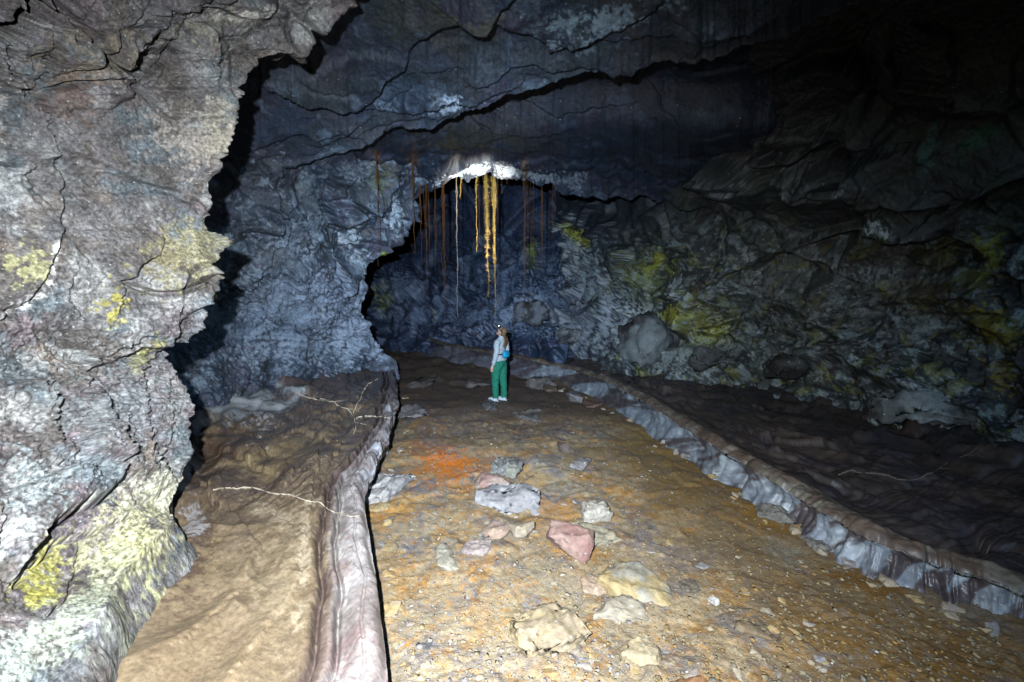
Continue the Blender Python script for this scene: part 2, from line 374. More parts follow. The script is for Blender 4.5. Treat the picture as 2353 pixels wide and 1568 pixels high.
# ---- left wall beyond the buttress
def mid_wall():
    ys = np.arange(30, 960, 2.4); e = [(30, 1100), (300, 1010), (400, 985), (440, 962), (480, 950), (505, 935), (530, 912), (560, 903), (585, 888), (610, 862), (640, 852), (680, 848), (720, 842), (770, 850), (800, 866), (830, 905), (960, 915)]
    xe = yline(e, ys) + n1d(ys, 45, 11, 5)
    nu = 300; u = np.linspace(0, 1, nu); VX = 330 + (xe[:, None] - 330) * u[None]; VY = np.repeat(ys[:, None], nu, 1)
    cols = [330, 480, 600, 750, 860, 960, 1100]; rows = [30, 200, 330, 450, 600, 700, 780, 850, 960]
    D = [[5.0, 5.3, 5.6, 6.2, 6.8, 7.6, 8.5], [6.0, 6.3, 6.6, 7.2, 7.8, 8.6, 9.2], [6.8, 7.1, 7.4, 8.0, 8.6, 9.4, 10], [7.2, 7.5, 7.9, 8.6, 9.4, 10.2, 11], [7.6, 7.9, 8.4, 9.3, 10.6, 11.5, 12],
         [7.7, 8.1, 8.8, 10.0, 11.4, 12, 12.5], [7.6, 8.1, 9.0, 10.4, 11.6, 12.2, 13], [7.3, 8.0, 9.0, 10.6, 11.8, 12.2, 12.8], [7.2, 7.8, 8.9, 10.5, 11.8, 12.2, 12.6]]
    ID = inv_depth(VX, VY, cols, rows, D, 10)
    L = [([(605, 180), (665, 220), (660, 300), (650, 330), (645, 390), (625, 420), (655, 500), (660, 560), (620, 590), (590, 625)], 2.42, 0.120, 0.108, 45),
         ([(680, 380), (720, 375), (755, 400), (770, 430), (760, 470), (775, 520), (800, 545)], 2.64, 0.105, -0.192, 70),
         ([(690, 375), (740, 365), (790, 400), (860, 395), (900, 380)], 2.42, 0.090, 0.120, 45), ([(855, 470), (850, 530), (810, 590), (790, 620), (740, 560)], 2.42, 0.105, 0.144, 50),
         ([(530, 520), (580, 500), (640, 480), (700, 500)], 2.42, 0.075, 0.096, 40), ([(560, 230), (590, 260), (640, 250), (650, 230)], 2.42, 0.090, 0.084, 35),
         ([(540, 330), (590, 300), (640, 310), (700, 290), (780, 280)], 2.42, 0.090, 0.096, 40), ([(560, 620), (620, 640), (600, 680), (520, 660)], 2.64, 0.105, -0.168, 50),
         ([(640, 330), (700, 345), (770, 330), (800, 300)], 2.20, 0.075, 0.084, 40), ([(830, 640), (800, 680), (830, 740), (800, 780)], 2.20, 0.075, 0.072, 40), ([(480, 560), (540, 590), (530, 640)], 2.42, 0.090, 0.096, 40),
         ([(880, 380), (920, 400), (905, 440), (880, 460)], 2.42, 0.075, 0.120, 40), ([(700, 500), (720, 560), (690, 600), (700, 650)], 2.20, 0.060, 0.084, 40)]
    def disp(P, VX, VY):
        low = sstep(560, 720, VY.ravel())
        a = 0.26 * fbm(P * 0.7, 2, 101)
        b1, _, _ = blocks(P, 0.95, 0.12, 0.40, 0.05, 111, soft=.13); b2, _, _ = blocks(P, 2.8, 0.03, 0.32, 0.015, 113, soft=.16); b2 = b2 + blocks(P, 8, .006, .2, .004, 114)[0]
        f = 0.02 * fbm(P * 12, 3, 121, 0.6) * (0.3 + 1.0 * low) + low * 0.025 * ridged(P * 5, 3, 125)
        rm = rough_mask(P, .7, 191)
        return a + (b1 * .8 + b2 * rm * 1.3) * (1 - 0.4 * low) + f * (.3 + rm) + cracks(VX, VY, L, 23).ravel()
    pal = [(.068, .076, .096), (.088, .080, .076), (.056, .072, .102), (.08, .072, .098), (.052, .058, .064)]
    PT = [(660, 690, 190, 130, 0, (.26, .28, .32), .8, .6), (800, 760, 90, 80, 0, (.36, .37, .42), .8, .7), (560, 770, 120, 80, 0, (.20, .24, .30), .7, .6), (720, 470, 36, 100, -10, (.24, .27, .28), .7, .7), (690, 520, 60, 40, 0, (.28, .31, .34), .7, .7),
          (820, 560, 14, 34, 10, (.62, .64, .64), .8, .7), (835, 610, 14, 26, 20, (.5, .52, .54), .8, .7), (905, 490, 14, 34, 8, (.6, .63, .65), .8, .6), (640, 600, 50, 24, 10, (.10, .11, .11), .7, .5),
          (730, 650, 70, 40, 0, (.34, .36, .42), .6, .8), (520, 560, 40, 30, 0, (.12, .16, .17), .7, .6), (880, 400, 22, 60, 5, (.12, .09, .04), .6, .7), (600, 250, 60, 30, 20, (.13, .11, .12), .5, .6),
          (690, 800, 200, 30, 0, (.34, .36, .40), .7, .8), (885, 585, 10, 5, -20, (.4, .4, .05), .9, .6), (860, 410, 22, 40, 0, (.12, .14, .05), .5, .7), (820, 390, 40, 18, 0, (.3, .33, .34), .6, .8)]
    def colf(P, x, y):
        c = base_colour(P, pal, 160, 0.8); wv = sstep(0.28, 0.6, fbm(P * 2.8, 5, 177, 0.76)); c = mixc(c, (.27, .30, .34), 0.7 * wv)
        return patches(c, x, y, P, PT, 144)
    return make_sheet('left_wall', VX, VY, ID, disp, colf, M_wall, roll=(1, 5.0, (-0.5, 0.1, 0)), label='blue grey broken lava wall at the end of the left bench')
mid_wall()

# ---- near ceiling, a hanging plate with a broken edge
def near_ceiling():
    xs = np.arange(360, 3000, 2.6); e = [(360, 440), (560, 420), (700, 385), (790, 360), (840, 335), (900, 307), (1000, 292), (1060, 256), (1140, 231), (1250, 191), (1370, 161), (1500, 143), (1600, 136), (1700, 106), (1780, 82), (1860, 50), (2000, 0), (2353, -110), (3000, -300)]
    yb = yline(e, xs) + n1d(xs, 70, 12, 8)
    nv = 330; v = np.linspace(0, 1, nv); VX = np.repeat(xs[None], nv, 0); VY = -420 + (yb[None] + 420) * v[:, None]
    cols = [360, 600, 850, 1060, 1300, 1600, 1900, 2353, 3000]; rows = [-420, -200, 0, 130, 250, 340, 450]
    D = [[2.6, 2.7, 2.75, 2.8, 2.8, 2.8, 2.8, 2.8, 2.8], [3.6, 3.6, 3.6, 3.55, 3.5, 3.5, 3.4, 3.3, 3.3], [4.6, 4.7, 4.7, 4.5, 4.4, 4.4, 4.3, 4.2, 4.2], [5.4, 5.5, 5.7, 5.5, 5.3, 5.2, 5.2, 5.2, 5.2],
         [6.3, 6.5, 6.9, 6.6, 6.4, 6.3, 6.3, 6.3, 6.3], [7.0, 7.3, 7.8, 7.8, 7.8, 7.8, 7.8, 7.8, 7.8], [7.6, 8.0, 8.6, 9, 9, 9, 9, 9, 9]]
    ID = inv_depth(VX, VY, cols, rows, D, 12)
    L = [([(1160, -30), (1115, 22), (1075, 32), (1035, 35), (1000, 52), (960, 75), (940, 105), (920, 145), (895, 165), (870, 200), (825, 222), (780, 222), (720, 212)], 2.6, 0.075, 0.170, 90),
         ([(1115, 22), (1180, 40), (1230, 65), (1265, 100), (1300, 85), (1370, 55), (1450, 30), (1500, -10)], 2.4, 0.075, 0.153, 70),
         ([(600, 190), (660, 220), (720, 220), (780, 236), (860, 246), (930, 248), (985, 235), (1045, 218), (1085, 228), (1140, 205)], 2.6, 0.090, 0.136, 60),
         ([(905, 215), (950, 190), (945, 160), (1000, 150), (1060, 145), (1075, 160)], 2, 0.045, 0.051, 40),
         ([(1120, 165), (1180, 140), (1230, 135), (1265, 155), (1330, 145), (1400, 150), (1440, 145)], 2, 0.060, 0.119, 40), ([(830, 300), (880, 285), (940, 270), (1000, 262)], 2.2, 0.060, 0.102, 40),
         ([(1560, 20), (1620, 60), (1700, 40), (1780, 10)], 2, 0.060, 0.102, 40), ([(1600, 110), (1660, 70), (1720, 60)], 2, 0.060, 0.085, 40), ([(600, 330), (680, 300), (730, 310), (790, 290)], 2.2, 0.090, 0.136, 50),
         ([(1330, 75), (1420, 80), (1500, 60), (1580, 70)], 2, 0.045, 0.085, 40), ([(740, 330), (800, 310), (830, 320)], 2, 0.075, 0.085, 30)]
    def disp(P, VX, VY):
        a = 0.10 * fbm(P * 0.5, 2, 201)
        S = P * np.array([1.0, 1.6, 1.0], np.float32)
        b, _, _ = blocks(S, 0.5, 0.022, 0.03, 0.010, 211, 0.5, soft=.08)
        strat = 0.0 * ridged(np.stack([S[:, 0] * 0.6, S[:, 1] * 1.8, S[:, 2]], -1), 4, 215)
        return a + b + strat + 0.006 * fbm(P * 14, 3, 221, 0.6) + cracks(VX, VY, L, 33, 9, True).ravel()
    pal = [(.060, .068, .086), (.076, .070, .068), (.050, .064, .092), (.072, .064, .084), (.050, .062, .068)]
    PT = [(1030, 208, 36, 9, -3, (.6, .62, .64), .9, .6), (1045, 240, 50, 7, -8, (.6, .62, .64), .9, .6), (1300, 30, 60, 20, -15, (.42, .5, .52), .7, .8), (1400, 25, 70, 24, -20, (.45, .52, .54), .7, .8), (1270, 80, 24, 20, 20, (.5, .56, .58), .8, .8),  # pale strips paint highlights along the ledges and cracks
          (1490, 10, 60, 14, -15, (.5, .56, .58), .6, .8), (1100, 10, 60, 20, 0, (.14, .12, .07), .6, .6), (980, 30, 160, 60, 0, (.12, .11, .07), .5, .6), (870, 230, 60, 10, 5, (.35, .4, .45), .7, .7), (950, 195, 60, 40, 0, (.10, .14, .18), .6, .7),
          (690, 160, 140, 60, 0, (.10, .095, .09), .5, .6), (1560, 130, 120, 30, -10, (.10, .075, .065), .6, .6), (1210, 130, 120, 40, -15, (.12, .13, .135), .5, .6), (1350, 110, 30, 8, -10, (.4, .45, .47), .6, .7)]
    def colf(P, x, y):
        c = base_colour(P, pal, 260, 0.7); wv = sstep(0.45, 0.8, fbm(P * 2.2, 5, 277, 0.74)); c = mixc(c, (.20, .24, .28), 0.5 * wv)
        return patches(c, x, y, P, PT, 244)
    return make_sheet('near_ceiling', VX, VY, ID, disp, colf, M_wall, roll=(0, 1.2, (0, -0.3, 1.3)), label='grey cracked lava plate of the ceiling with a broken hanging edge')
near_ceiling()

# ---- recessed ceiling behind it, ending in the white crusted lip over the roots
LIP = [(700, 470), (860, 470), (940, 462), (975, 440), (1000, 428), (1040, 412), (1070, 412), (1090, 402), (1130, 402), (1160, 410), (1200, 414), (1250, 420), (1290, 436), (1330, 446), (1420, 450), (1600, 470), (1900, 480), (2400, 480)]
CB_cols = [700, 860, 960, 1060, 1160, 1300, 1450, 1600, 1800, 2400]; CB_rows = [-60, 60, 180, 280, 340, 380, 420, 480]
CB_D = [[4.9, 5.0, 5.1, 5.1, 5.1, 5.1, 5.0, 4.9, 5.25, 6.6], [5.9, 6.0, 6.1, 6.1, 6.1, 6.1, 6.0, 5.8, 6.05, 7.3], [7.0, 7.2, 7.4, 7.4, 7.4, 7.3, 7.1, 6.9, 6.95, 8.0], [7.4, 7.68, 7.96, 8.05, 8.05, 7.86, 7.49, 7.12, 7.08, 7.96], [8.04, 8.42, 8.79, 8.98, 8.98, 8.79, 8.32, 7.85, 7.71, 8.42], [8.69, 9.17, 9.46, 9.65, 9.75, 9.65, 9.26, 8.69, 8.44, 9.07], [9.4, 9.9, 10.2, 10.3, 10.4, 10.6, 10.4, 9.8, 9.45, 9.8], [10.0, 10.5, 10.8, 10.9, 11.0, 11.3, 11.4, 10.8, 10.25, 10.4]]
def far_ceiling():
    xs = np.arange(700, 2400, 2.6); yb = yline(LIP, xs) + n1d(xs, 40, 9, 12)
    nv = 250; v = np.linspace(0, 1, nv); VX = np.repeat(xs[None], nv, 0); VY = -60 + (yb[None] + 60) * v[:, None]
    ID = inv_depth(VX, VY, CB_cols, CB_rows, CB_D, 9)
    L = [([(1000, 345), (1100, 330), (1220, 345), (1320, 360)], 2.2, .05, .08, 40), ([(1030, 300), (1120, 320), (1180, 300), (1260, 295)], 2.2, .05, .07, 40), ([(1040, 395), (1090, 380), (1150, 372), (1200, 378), (1330, 395)], 2.2, .06, .10, 30),
         ([(1500, 200), (1520, 240), (1560, 290)], 2.2, .05, .05, 40), ([(1050, 255), (1200, 230), (1290, 260), (1400, 240)], 2, .03, .04, 50)]
    def disp(P, VX, VY):
        lip = sstep(330, 400, VY.ravel())
        S = P * np.array([1.0, 1.6, 1.0], np.float32)
        b, _, _ = blocks(S, 0.5, 0.025, 0.03, 0.008, 311, 0.5, soft=.08); b2, _, _ = blocks(P, 2.2, 0.05, 0.15, 0.02, 315)
        return 0.14 * fbm(P * 0.5, 2, 301) + b + lip * b2  + 0.006 * fbm(P * 12, 3, 321, 0.6) + cracks(VX, VY, L, 43, 8, True).ravel()
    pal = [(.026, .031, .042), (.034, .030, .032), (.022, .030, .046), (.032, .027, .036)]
    W = (.80, .79, .72)  # white crust, graded dimmer along the lip to paint the headlamp's falloff
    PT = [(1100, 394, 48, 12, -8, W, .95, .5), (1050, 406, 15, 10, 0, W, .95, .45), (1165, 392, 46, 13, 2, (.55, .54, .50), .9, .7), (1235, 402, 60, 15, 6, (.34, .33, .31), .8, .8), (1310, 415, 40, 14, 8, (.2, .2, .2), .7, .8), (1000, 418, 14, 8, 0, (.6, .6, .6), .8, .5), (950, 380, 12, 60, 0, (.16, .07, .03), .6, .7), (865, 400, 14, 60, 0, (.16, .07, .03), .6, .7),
          (1206, 395, 10, 30, 0, (.22, .10, .03), .7, .6), (1120, 300, 120, 30, 0, (.07, .065, .04), .5, .7), (1040, 330, 50, 20, 0, (.09, .06, .02), .5, .8)]
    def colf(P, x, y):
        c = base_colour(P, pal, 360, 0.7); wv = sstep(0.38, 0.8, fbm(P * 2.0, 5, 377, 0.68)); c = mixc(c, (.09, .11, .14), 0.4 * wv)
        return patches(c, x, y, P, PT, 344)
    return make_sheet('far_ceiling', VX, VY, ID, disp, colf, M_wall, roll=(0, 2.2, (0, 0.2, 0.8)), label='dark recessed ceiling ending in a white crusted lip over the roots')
far_ceiling()

# ---- right wall
def right_wall():
    xs = np.arange(1180, 3000, 2.8); ys = np.arange(-300, 1110, 2.8); VX, VY = np.meshgrid(xs, ys)
    cols = [1180, 1300, 1420, 1600, 1800, 2000, 2353, 3000]; rows = [-300, 0, 150, 300, 420, 500, 650, 780, 850, 930, 1100]
    D = [[9, 7.0, 5.6, 4.6, 4.2, 3.9, 3.5, 2.9], [12, 9.8, 8.0, 6.4, 5.7, 5.2, 4.4, 3.5], [15, 12.4, 10.0, 7.7, 6.5, 5.8, 4.9, 3.9], [18, 15, 12.0, 8.8, 7.2, 6.4, 5.3, 4.2], [20, 16.5, 13.2, 9.8, 7.9, 6.9, 5.6, 4.4], [20.5, 17, 13.8, 10.4, 8.4, 7.3, 5.8, 4.5],
         [20, 16.5, 13.7, 11.2, 9.3, 7.9, 6.1, 4.7], [17.5, 14.8, 13.0, 11.4, 9.8, 8.3, 6.3, 4.8], [16.5, 13.8, 12.4, 11.2, 9.6, 8.2, 6.3, 4.8], [16, 13.2, 11.9, 10.8, 9.3, 7.9, 6.2, 4.7], [15.5, 13, 11.7, 10.6, 9.1, 7.7, 6.1, 4.6]]
    ID = inv_depth(VX, VY, cols, rows, D, 10)
    L = [([(1550, 310), (1650, 330), (1740, 300), (1850, 290)], 3, .09, .2, 60), ([(1700, 355), (1780, 350), (1860, 335), (1900, 300)], 3, .09, .18, 60), ([(1740, 400), (1800, 395), (1845, 420), (1850, 370), (1800, 350)], 2.6, .08, .15, 50),
         ([(1870, 420), (1930, 440), (1990, 455), (2060, 470)], 2.8, .08, .16, 60), ([(1880, 380), (1960, 370), (2040, 340), (2110, 330)], 3, .09, .16, 60), ([(1640, 430), (1700, 490), (1740, 530)], 2.4, .07, .12, 60), ([(2060, 470), (2110, 500), (2180, 470), (2240, 440)], 2.8, .08, .12, 60),
         ([(1400, 560), (1500, 600), (1580, 590), (1700, 620)], 2.4, .08, .12, 60), ([(1350, 480), (1420, 520), (1400, 600)], 2.4, .08, .12, 60), ([(1990, 760), (2080, 790), (2200, 770)], 2.6, .08, .12, 60), ([(1780, 640), (1850, 690), (1960, 700), (2060, 680)], 2.6, .08, .14, 60), ([(2000, 350), (2060, 420), (2040, 480)], 2.6, .07, .1, 50),
         ([(1600, 250), (1700, 262), (1820, 230)], 2.6, .08, .12, 60), ([(2050, 120), (2060, 200), (2180, 215)], 2.8, .07, .14, 60), ([(2100, 60), (2180, 100), (2180, 180)], 2.8, .07, .1, 60)]
    def disp(P, VX, VY):
        y = VY.ravel(); low = sstep(470, 600, y); foot = sstep(700, 790, y)
        b1, _, _ = blocks(P, 0.7, 0.22, 0.44, 0.07, 411, aniso=(1, 1, 1.5), soft=.16); b2, _, _ = blocks(P, 1.9, 0.06, 0.34, 0.02, 413, soft=.16)
        b3, _, _ = blocks(P, 4.4, 0.02, 0.24, 0.008, 415, soft=.2)
        return 0.22 * fbm(P * 0.5, 2, 401) + b1 + rough_mask(P, .55, 491) * (b2 * (0.5 + 0.8 * low) + low * b3 * 1.4) + foot * 0.12 * fbm(P * 2, 3, 428) + 0.015 * fbm(P * 11, 3, 421, 0.6) + cracks(VX, VY, L, 53).ravel()
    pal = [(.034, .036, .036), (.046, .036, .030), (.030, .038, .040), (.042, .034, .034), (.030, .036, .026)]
    Yg = (.42, .40, .03); Wt = (.42, .47, .48)
    PT = [(1310, 570, 60, 40, 25, Wt, .8, .8), (1350, 640, 70, 50, 30, (.30, .34, .37), .7, .8), (1440, 740, 60, 50, 0, (.36, .40, .42), .8, .7), (1300, 740, 120, 60, 0, (.24, .26, .31), .7, .8), (1250, 720, 90, 36, 0, (.30, .32, .38), .6, .8), (1450, 720, 30, 24, 20, (.6, .64, .64), .7, .8), (1560, 810, 130, 40, 5, (.24, .27, .26), .6, .8),
          (1330, 540, 26, 12, 40, Yg, .8, .8), (1345, 560, 10, 20, 0, Yg, .8, .7), (1500, 605, 12, 30, 10, Yg, .85, .8), (1640, 770, 60, 26, -15, Yg, .85, .8), (1600, 740, 50, 50, 30, (.26, .25, .05), .6, .9), (1560, 720, 30, 20, 0, Yg, .6, .9), (1500, 750, 12, 14, 0, Yg, .7, .9), (1490, 640, 60, 50, 0, (.14, .15, .05), .6, .8), (1225, 580, 14, 30, 0, Yg, .5, .7),
          (2000, 475, 60, 9, 25, (.62, .68, .68), .9, .6), (2030, 505, 40, 8, 10, (.55, .6, .6), .9, .7), (1960, 400, 16, 24, -30, (.3, .34, .34), .7, .6), (2260, 600, 26, 50, 10, (.28, .28, .02), .8, .8), (2150, 680, 120, 50, 0, (.16, .12, .06), .6, .9), (2270, 760, 50, 40, 30, (.30, .23, .03), .8, .8), (2290, 860, 30, 30, 0, (.26, .20, .03), .8, .6),  # the two narrow pale strips are highlights painted on block edges
          (2070, 760, 60, 40, 0, (.18, .20, .20), .6, .8), (1990, 720, 50, 60, -30, (.2, .21, .21), .6, .9), (1720, 690, 60, 60, 0, (.2, .24, .24), .6, .9), (1850, 640, 200, 90, 0, (.11, .11, .10), .5, .9), (1560, 660, 16, 26, 0, (.5, .55, .55), .7, .7), (1750, 800, 200, 40, 0, (.14, .16, .15), .6, .8), (2230, 330, 60, 20, -30, (.03, .12, .06), .6, .8),
          (2130, 940, 90, 40, 10, (.34, .38, .38), .9, .5), (1880, 730, 30, 40, 0, (.14, .13, .12), .5, .8), (2140, 340, 14, 40, 10, (.1, .2, .18), .6, .7), (1560, 330, 20, 30, 0, (.2, .23, .25), .7, .7), (1720, 390, 30, 24, 0, (.18, .2, .22), .7, .8), (1830, 400, 20, 30, 30, (.17, .18, .18), .8, .6)]
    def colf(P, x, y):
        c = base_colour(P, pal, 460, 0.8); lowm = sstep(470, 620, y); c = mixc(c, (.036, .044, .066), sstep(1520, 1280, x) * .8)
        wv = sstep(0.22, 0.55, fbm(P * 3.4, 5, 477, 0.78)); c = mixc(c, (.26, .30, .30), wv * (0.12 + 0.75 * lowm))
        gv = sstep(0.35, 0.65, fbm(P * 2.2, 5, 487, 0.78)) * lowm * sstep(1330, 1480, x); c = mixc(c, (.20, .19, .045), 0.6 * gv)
        c = mixc(c, (.026, .03, .038), sstep(620, 520, y) * sstep(1620, 1420, x) * .75)  # dark patch painted where the receding wall lies unlit
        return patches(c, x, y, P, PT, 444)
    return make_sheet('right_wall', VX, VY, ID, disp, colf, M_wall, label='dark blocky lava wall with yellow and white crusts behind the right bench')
right_wall()

# ---- far end of the passage
def far_wall():
    xs = np.arange(740, 1420, 2.4); ys = np.arange(330, 860, 2.4); VX, VY = np.meshgrid(xs, ys)
    cols = [740, 880, 1000, 1100, 1200, 1300, 1420]; rows = [330, 430, 550, 650, 720, 765, 860]
    D = [[22, 20, 18.5, 17.5, 16.8, 17, 19.5], [22, 20, 18.5, 17.5, 16.8, 17, 19.5], [22.5, 20.5, 19, 17.8, 16.8, 17, 19], [22, 20, 18.4, 17.2, 16, 16.4, 18.5], [21, 19, 17.6, 16.4, 15.2, 15.4, 17.5], [20, 18.6, 17, 15.8, 14.6, 14.6, 17], [19.5, 18, 16.6, 15.4, 14.2, 14.2, 16.5]]
    ID = inv_depth(VX, VY, cols, rows, D, 8)
    def disp(P, VX, VY):
        low = sstep(560, 680, VY.ravel())
        b1, _, _ = blocks(P, 0.6, 0.22, 0.34, 0.06, 511, soft=.16); b2, _, _ = blocks(P, 1.7, 0.10, 0.34, 0.03, 513, soft=.18)
        return 0.3 * fbm(P * 0.4, 2, 501) + b1 + (.3 + low) * b2 * rough_mask(P, .5, 591) * 1.3 + 0.02 * fbm(P * 8, 3, 521, 0.6)
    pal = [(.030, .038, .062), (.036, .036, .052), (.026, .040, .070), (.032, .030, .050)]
    Yg = (.40, .38, .04)
    PT = [(885, 680, 26, 30, 10, (.24, .23, .05), .8, .9), (990, 715, 10, 20, 0, Yg, .7, .8), (930, 670, 50, 30, 0, (.20, .22, .28), .7, .8), (960, 720, 60, 40, 0, (.16, .18, .24), .6, .8), (1100, 720, 120, 30, 0, (.22, .25, .32), .7, .9), (1190, 730, 90, 40, 0, (.26, .28, .34), .7, .8), (1160, 620, 90, 60, 0, (.12, .15, .20), .6, .9), (1222, 585, 13, 30, 0, (.22, .22, .04), .8, .6), (1150, 660, 40, 60, 0, (.2, .23, .3), .5, .9), (1300, 700, 80, 60, 0, (.26, .29, .34), .6, .9)]
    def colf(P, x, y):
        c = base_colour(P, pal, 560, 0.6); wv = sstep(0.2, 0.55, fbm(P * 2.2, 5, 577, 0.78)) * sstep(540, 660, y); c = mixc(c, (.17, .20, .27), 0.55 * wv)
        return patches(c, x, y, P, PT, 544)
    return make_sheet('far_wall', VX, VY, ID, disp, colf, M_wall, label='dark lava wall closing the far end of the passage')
far_wall()

# ---- outer rock mass that closes the passage round the faces
def shell():
    na, ny = 90, 90; a = np.linspace(-0.35, math.pi + 0.35, na); ys = np.linspace(-0.6, 30, ny)  # rear end left open to let the sky fill in
    A, Y = np.meshgrid(a, ys); close = np.clip((Y - 24) / 6, 0, 1); s = np.sqrt(np.clip(1 - close ** 2, 0, 1))
    P = np.stack([np.cos(A) * 12.5 * s - 1.0 * (Y / 20), Y, 0.5 + np.sin(A) * 8.6 * s], -1).reshape(-1, 3)
    d = 0.5 * fbm(P * 0.5, 4, 601); P = P + d[:, None]
    c = base_colour(P.astype(np.float32), [(.05, .052, .06), (.06, .05, .05), (.045, .05, .06)], 660, 0.5)
    tag(mesh_np('rock_mass', P, grid_faces(ny, na), M_wall, c), kind='structure', label='dark rock mass enclosing the lava tube')
shell()

# ------------------------------------------------------------------ floor of the channel
def floor_z0(Y): return 0.055 * np.clip(Y - 11.5, 0, None)
def ray_floor(vx, vy, z=0.0, slope=True):
    xc = (np.asarray(vx, float) - CX) / FPX; yc = -(np.asarray(vy, float) - CY) / FPX
    c, s = math.cos(PITCH), math.sin(PITCH); dz = yc * c - s; dy = yc * s + c
    d = (z - HC) / dz
    if slope:
        # z = k (Y - 11.5) beyond 11.5 m
        k = 0.055; d2 = (z - 11.5 * k - HC) / (dz - k * dy); d = np.where(d * dy > 11.5, d2, d)
    return d
def channel_floor():
    xs = np.arange(560, 2700, 2.6); ys = np.concatenate([np.arange(752, 800, 1.6), np.arange(800, 1800, 2.4)])
    VX, VY = np.meshgrid(xs, ys); d = ray_floor(VX, VY); P = unproj(VX, VY, d); Pf = P.reshape(-1, 3).astype(np.float32)
    x, y = VX.ravel(), VY.ravel()
    b1, _, _ = blocks(Pf * np.array([1, 1, 0], np.float32), 2.0, 0.010, 0.05, 0.003, 711, 0.6)
    f1, f2, cid, cen = worley(Pf * np.array([9, 9, 0], np.float32) + 0.4 * fbm(Pf * 5, 2, 719)[:, None], 715)
    g1, g2, gid, _ = worley(Pf * np.array([24, 24, 0], np.float32), 716)
    gate = sstep(-0.1, 0.3, fbm(Pf * 1.3, 3, 717))
    near = sstep(11, 6, Pf[:, 1])
    z = 0.07 * fbm(Pf * 0.45, 3, 701) + 0.014 * fbm(Pf * 1.7, 4, 703) + b1 + gate * 0.016 * np.clip(1 - 1.5 * f1, 0, 1) * (G[cid, 1] > -0.3) + near * 0.007 * np.clip(1 - 1.5 * g1, 0, 1) + 0.003 * fbm(Pf * 18, 3, 705)
    far = sstep(10, 15, Pf[:, 1]); z = z + far * 0.15 * fbm(Pf * 0.8, 3, 707)
    P2 = P.reshape(-1, 3).copy(); P2[:, 2] += z
    # colour of the sediments
    c = np.tile(np.array((.33, .26, .175)), (len(P2), 1)); n = lambda s, k, o=4: fbm(Pf * s, o, k, 0.62)
    c = mixc(c, (.26, .235, .205), sstep(-.05, .35, n(1.2, 731)) * .8)
    c = mixc(c, (.21, .195, .21), sstep(-.02, .35, n(1.9, 733)) * .9)
    c = mixc(c, (.42, .225, .06), sstep(.2, .5, n(2.6, 735)) * .6)
    c = mixc(c, (.40, .33, .22), sstep(.15, .5, n(3.8, 737)) * .7)
    pb = gate * (1.5 * f1 < 0.75); tone = np.stack([G[cid, 0], G[cid, 1], G[cid, 2]], -1)
    c = np.where((pb > 0.5)[:, None], c * (1 + 0.35 * tone[:, :1]) + np.array([.05, .01, -.02])[None] * tone[:, 1:2], c)
    c = mixc(c, (.48, .25, .06), sstep(.72, .95, np.abs(G[gid, 0]) + 0.35 * n(1.1, 739)) * .55)
    c = c * np.clip(1 + .35 * n(9, 741), .5, 1.7)[:, None]
    # damp, darker silt farther in, and the dim olive cast of the right side painted in
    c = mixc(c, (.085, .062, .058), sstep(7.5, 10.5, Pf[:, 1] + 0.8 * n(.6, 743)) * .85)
    rt = sstep(0.8, 2.2, Pf[:, 0] - 0.0 * Pf[:, 1] + 0.7 * n(.7, 745)); c = mixc(c, c.mean(0) * np.array([.62, .58, .42]), rt * .75)
    OR = (.62, .20, .025)
    PT = [(1035, 1058, 80, 32, 10, (.85, .22, .015), .95, .7), (1000, 1085, 90, 40, 0, OR, .5, .9), (1070, 1070, 60, 24, 10, OR, .6, .8), (960, 1020, 40, 30, 0, (.40, .15, .04), .6, .9), (890, 1170, 60, 22, -10, (.50, .25, .05), .8, .8), (1260, 1180, 80, 30, 0, (.52, .24, .06), .5, .9),
          (1540, 960, 60, 24, 20, (.34, .2, .03), .8, .8), (1620, 1050, 80, 40, 25, (.34, .19, .03), .8, .8), (1480, 1010, 80, 40, 20, (.32, .2, .05), .6, .9), (1750, 1180, 90, 50, 30, (.26, .14, .02), .8, .7), (1560, 1130, 80, 60, 0, (.28, .18, .05), .5, .9), (2000, 1340, 110, 26, 25, (.2, .1, .015), .8, .7), (1900, 1450, 160, 60, 20, (.2, .11, .02), .6, .8), (2200, 1500, 160, 60, 20, (.16, .08, .01), .6, .8), (2080, 1560, 200, 40, 10, (.18, .1, .02), .5, .8),
          (1200, 1440, 360, 200, 0, (.42, .355, .25), .5, .8), (1100, 1000, 220, 40, 0, (.19, .13, .10), .5, .8), (1180, 960, 240, 40, 0, (.13, .095, .085), .6, .8), (1800, 1260, 60, 24, 25, (.22, .22, .19), .6, .7), (2230, 1380, 110, 40, 25, (.2, .2, .19), .5, .7), (900, 1280, 30, 140, 0, (.44, .27, .10), .4, .9)]
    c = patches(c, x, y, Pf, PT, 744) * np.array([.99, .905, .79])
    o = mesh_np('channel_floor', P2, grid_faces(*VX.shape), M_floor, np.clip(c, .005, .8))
    tag(o, kind='structure', label='ochre and grey gravelly floor of the lava channel')
    # ground under and behind the camera
    xs = np.linspace(-13, 13, 60); yy = np.linspace(-8, 26, 70); X, Y = np.meshgrid(xs, yy); Z = -0.25 + floor_z0(Y)
    Q = np.stack([X, Y, Z], -1).reshape(-1, 3); Q[:, 2] += 0.06 * fbm(Q, 3, 750)
    tag(mesh_np('ground', Q, grid_faces(*X.shape), M_floor, np.tile(np.array((.2, .15, .1)), (len(Q), 1))), kind='structure', label='ground under the channel and the benches')
channel_floor()

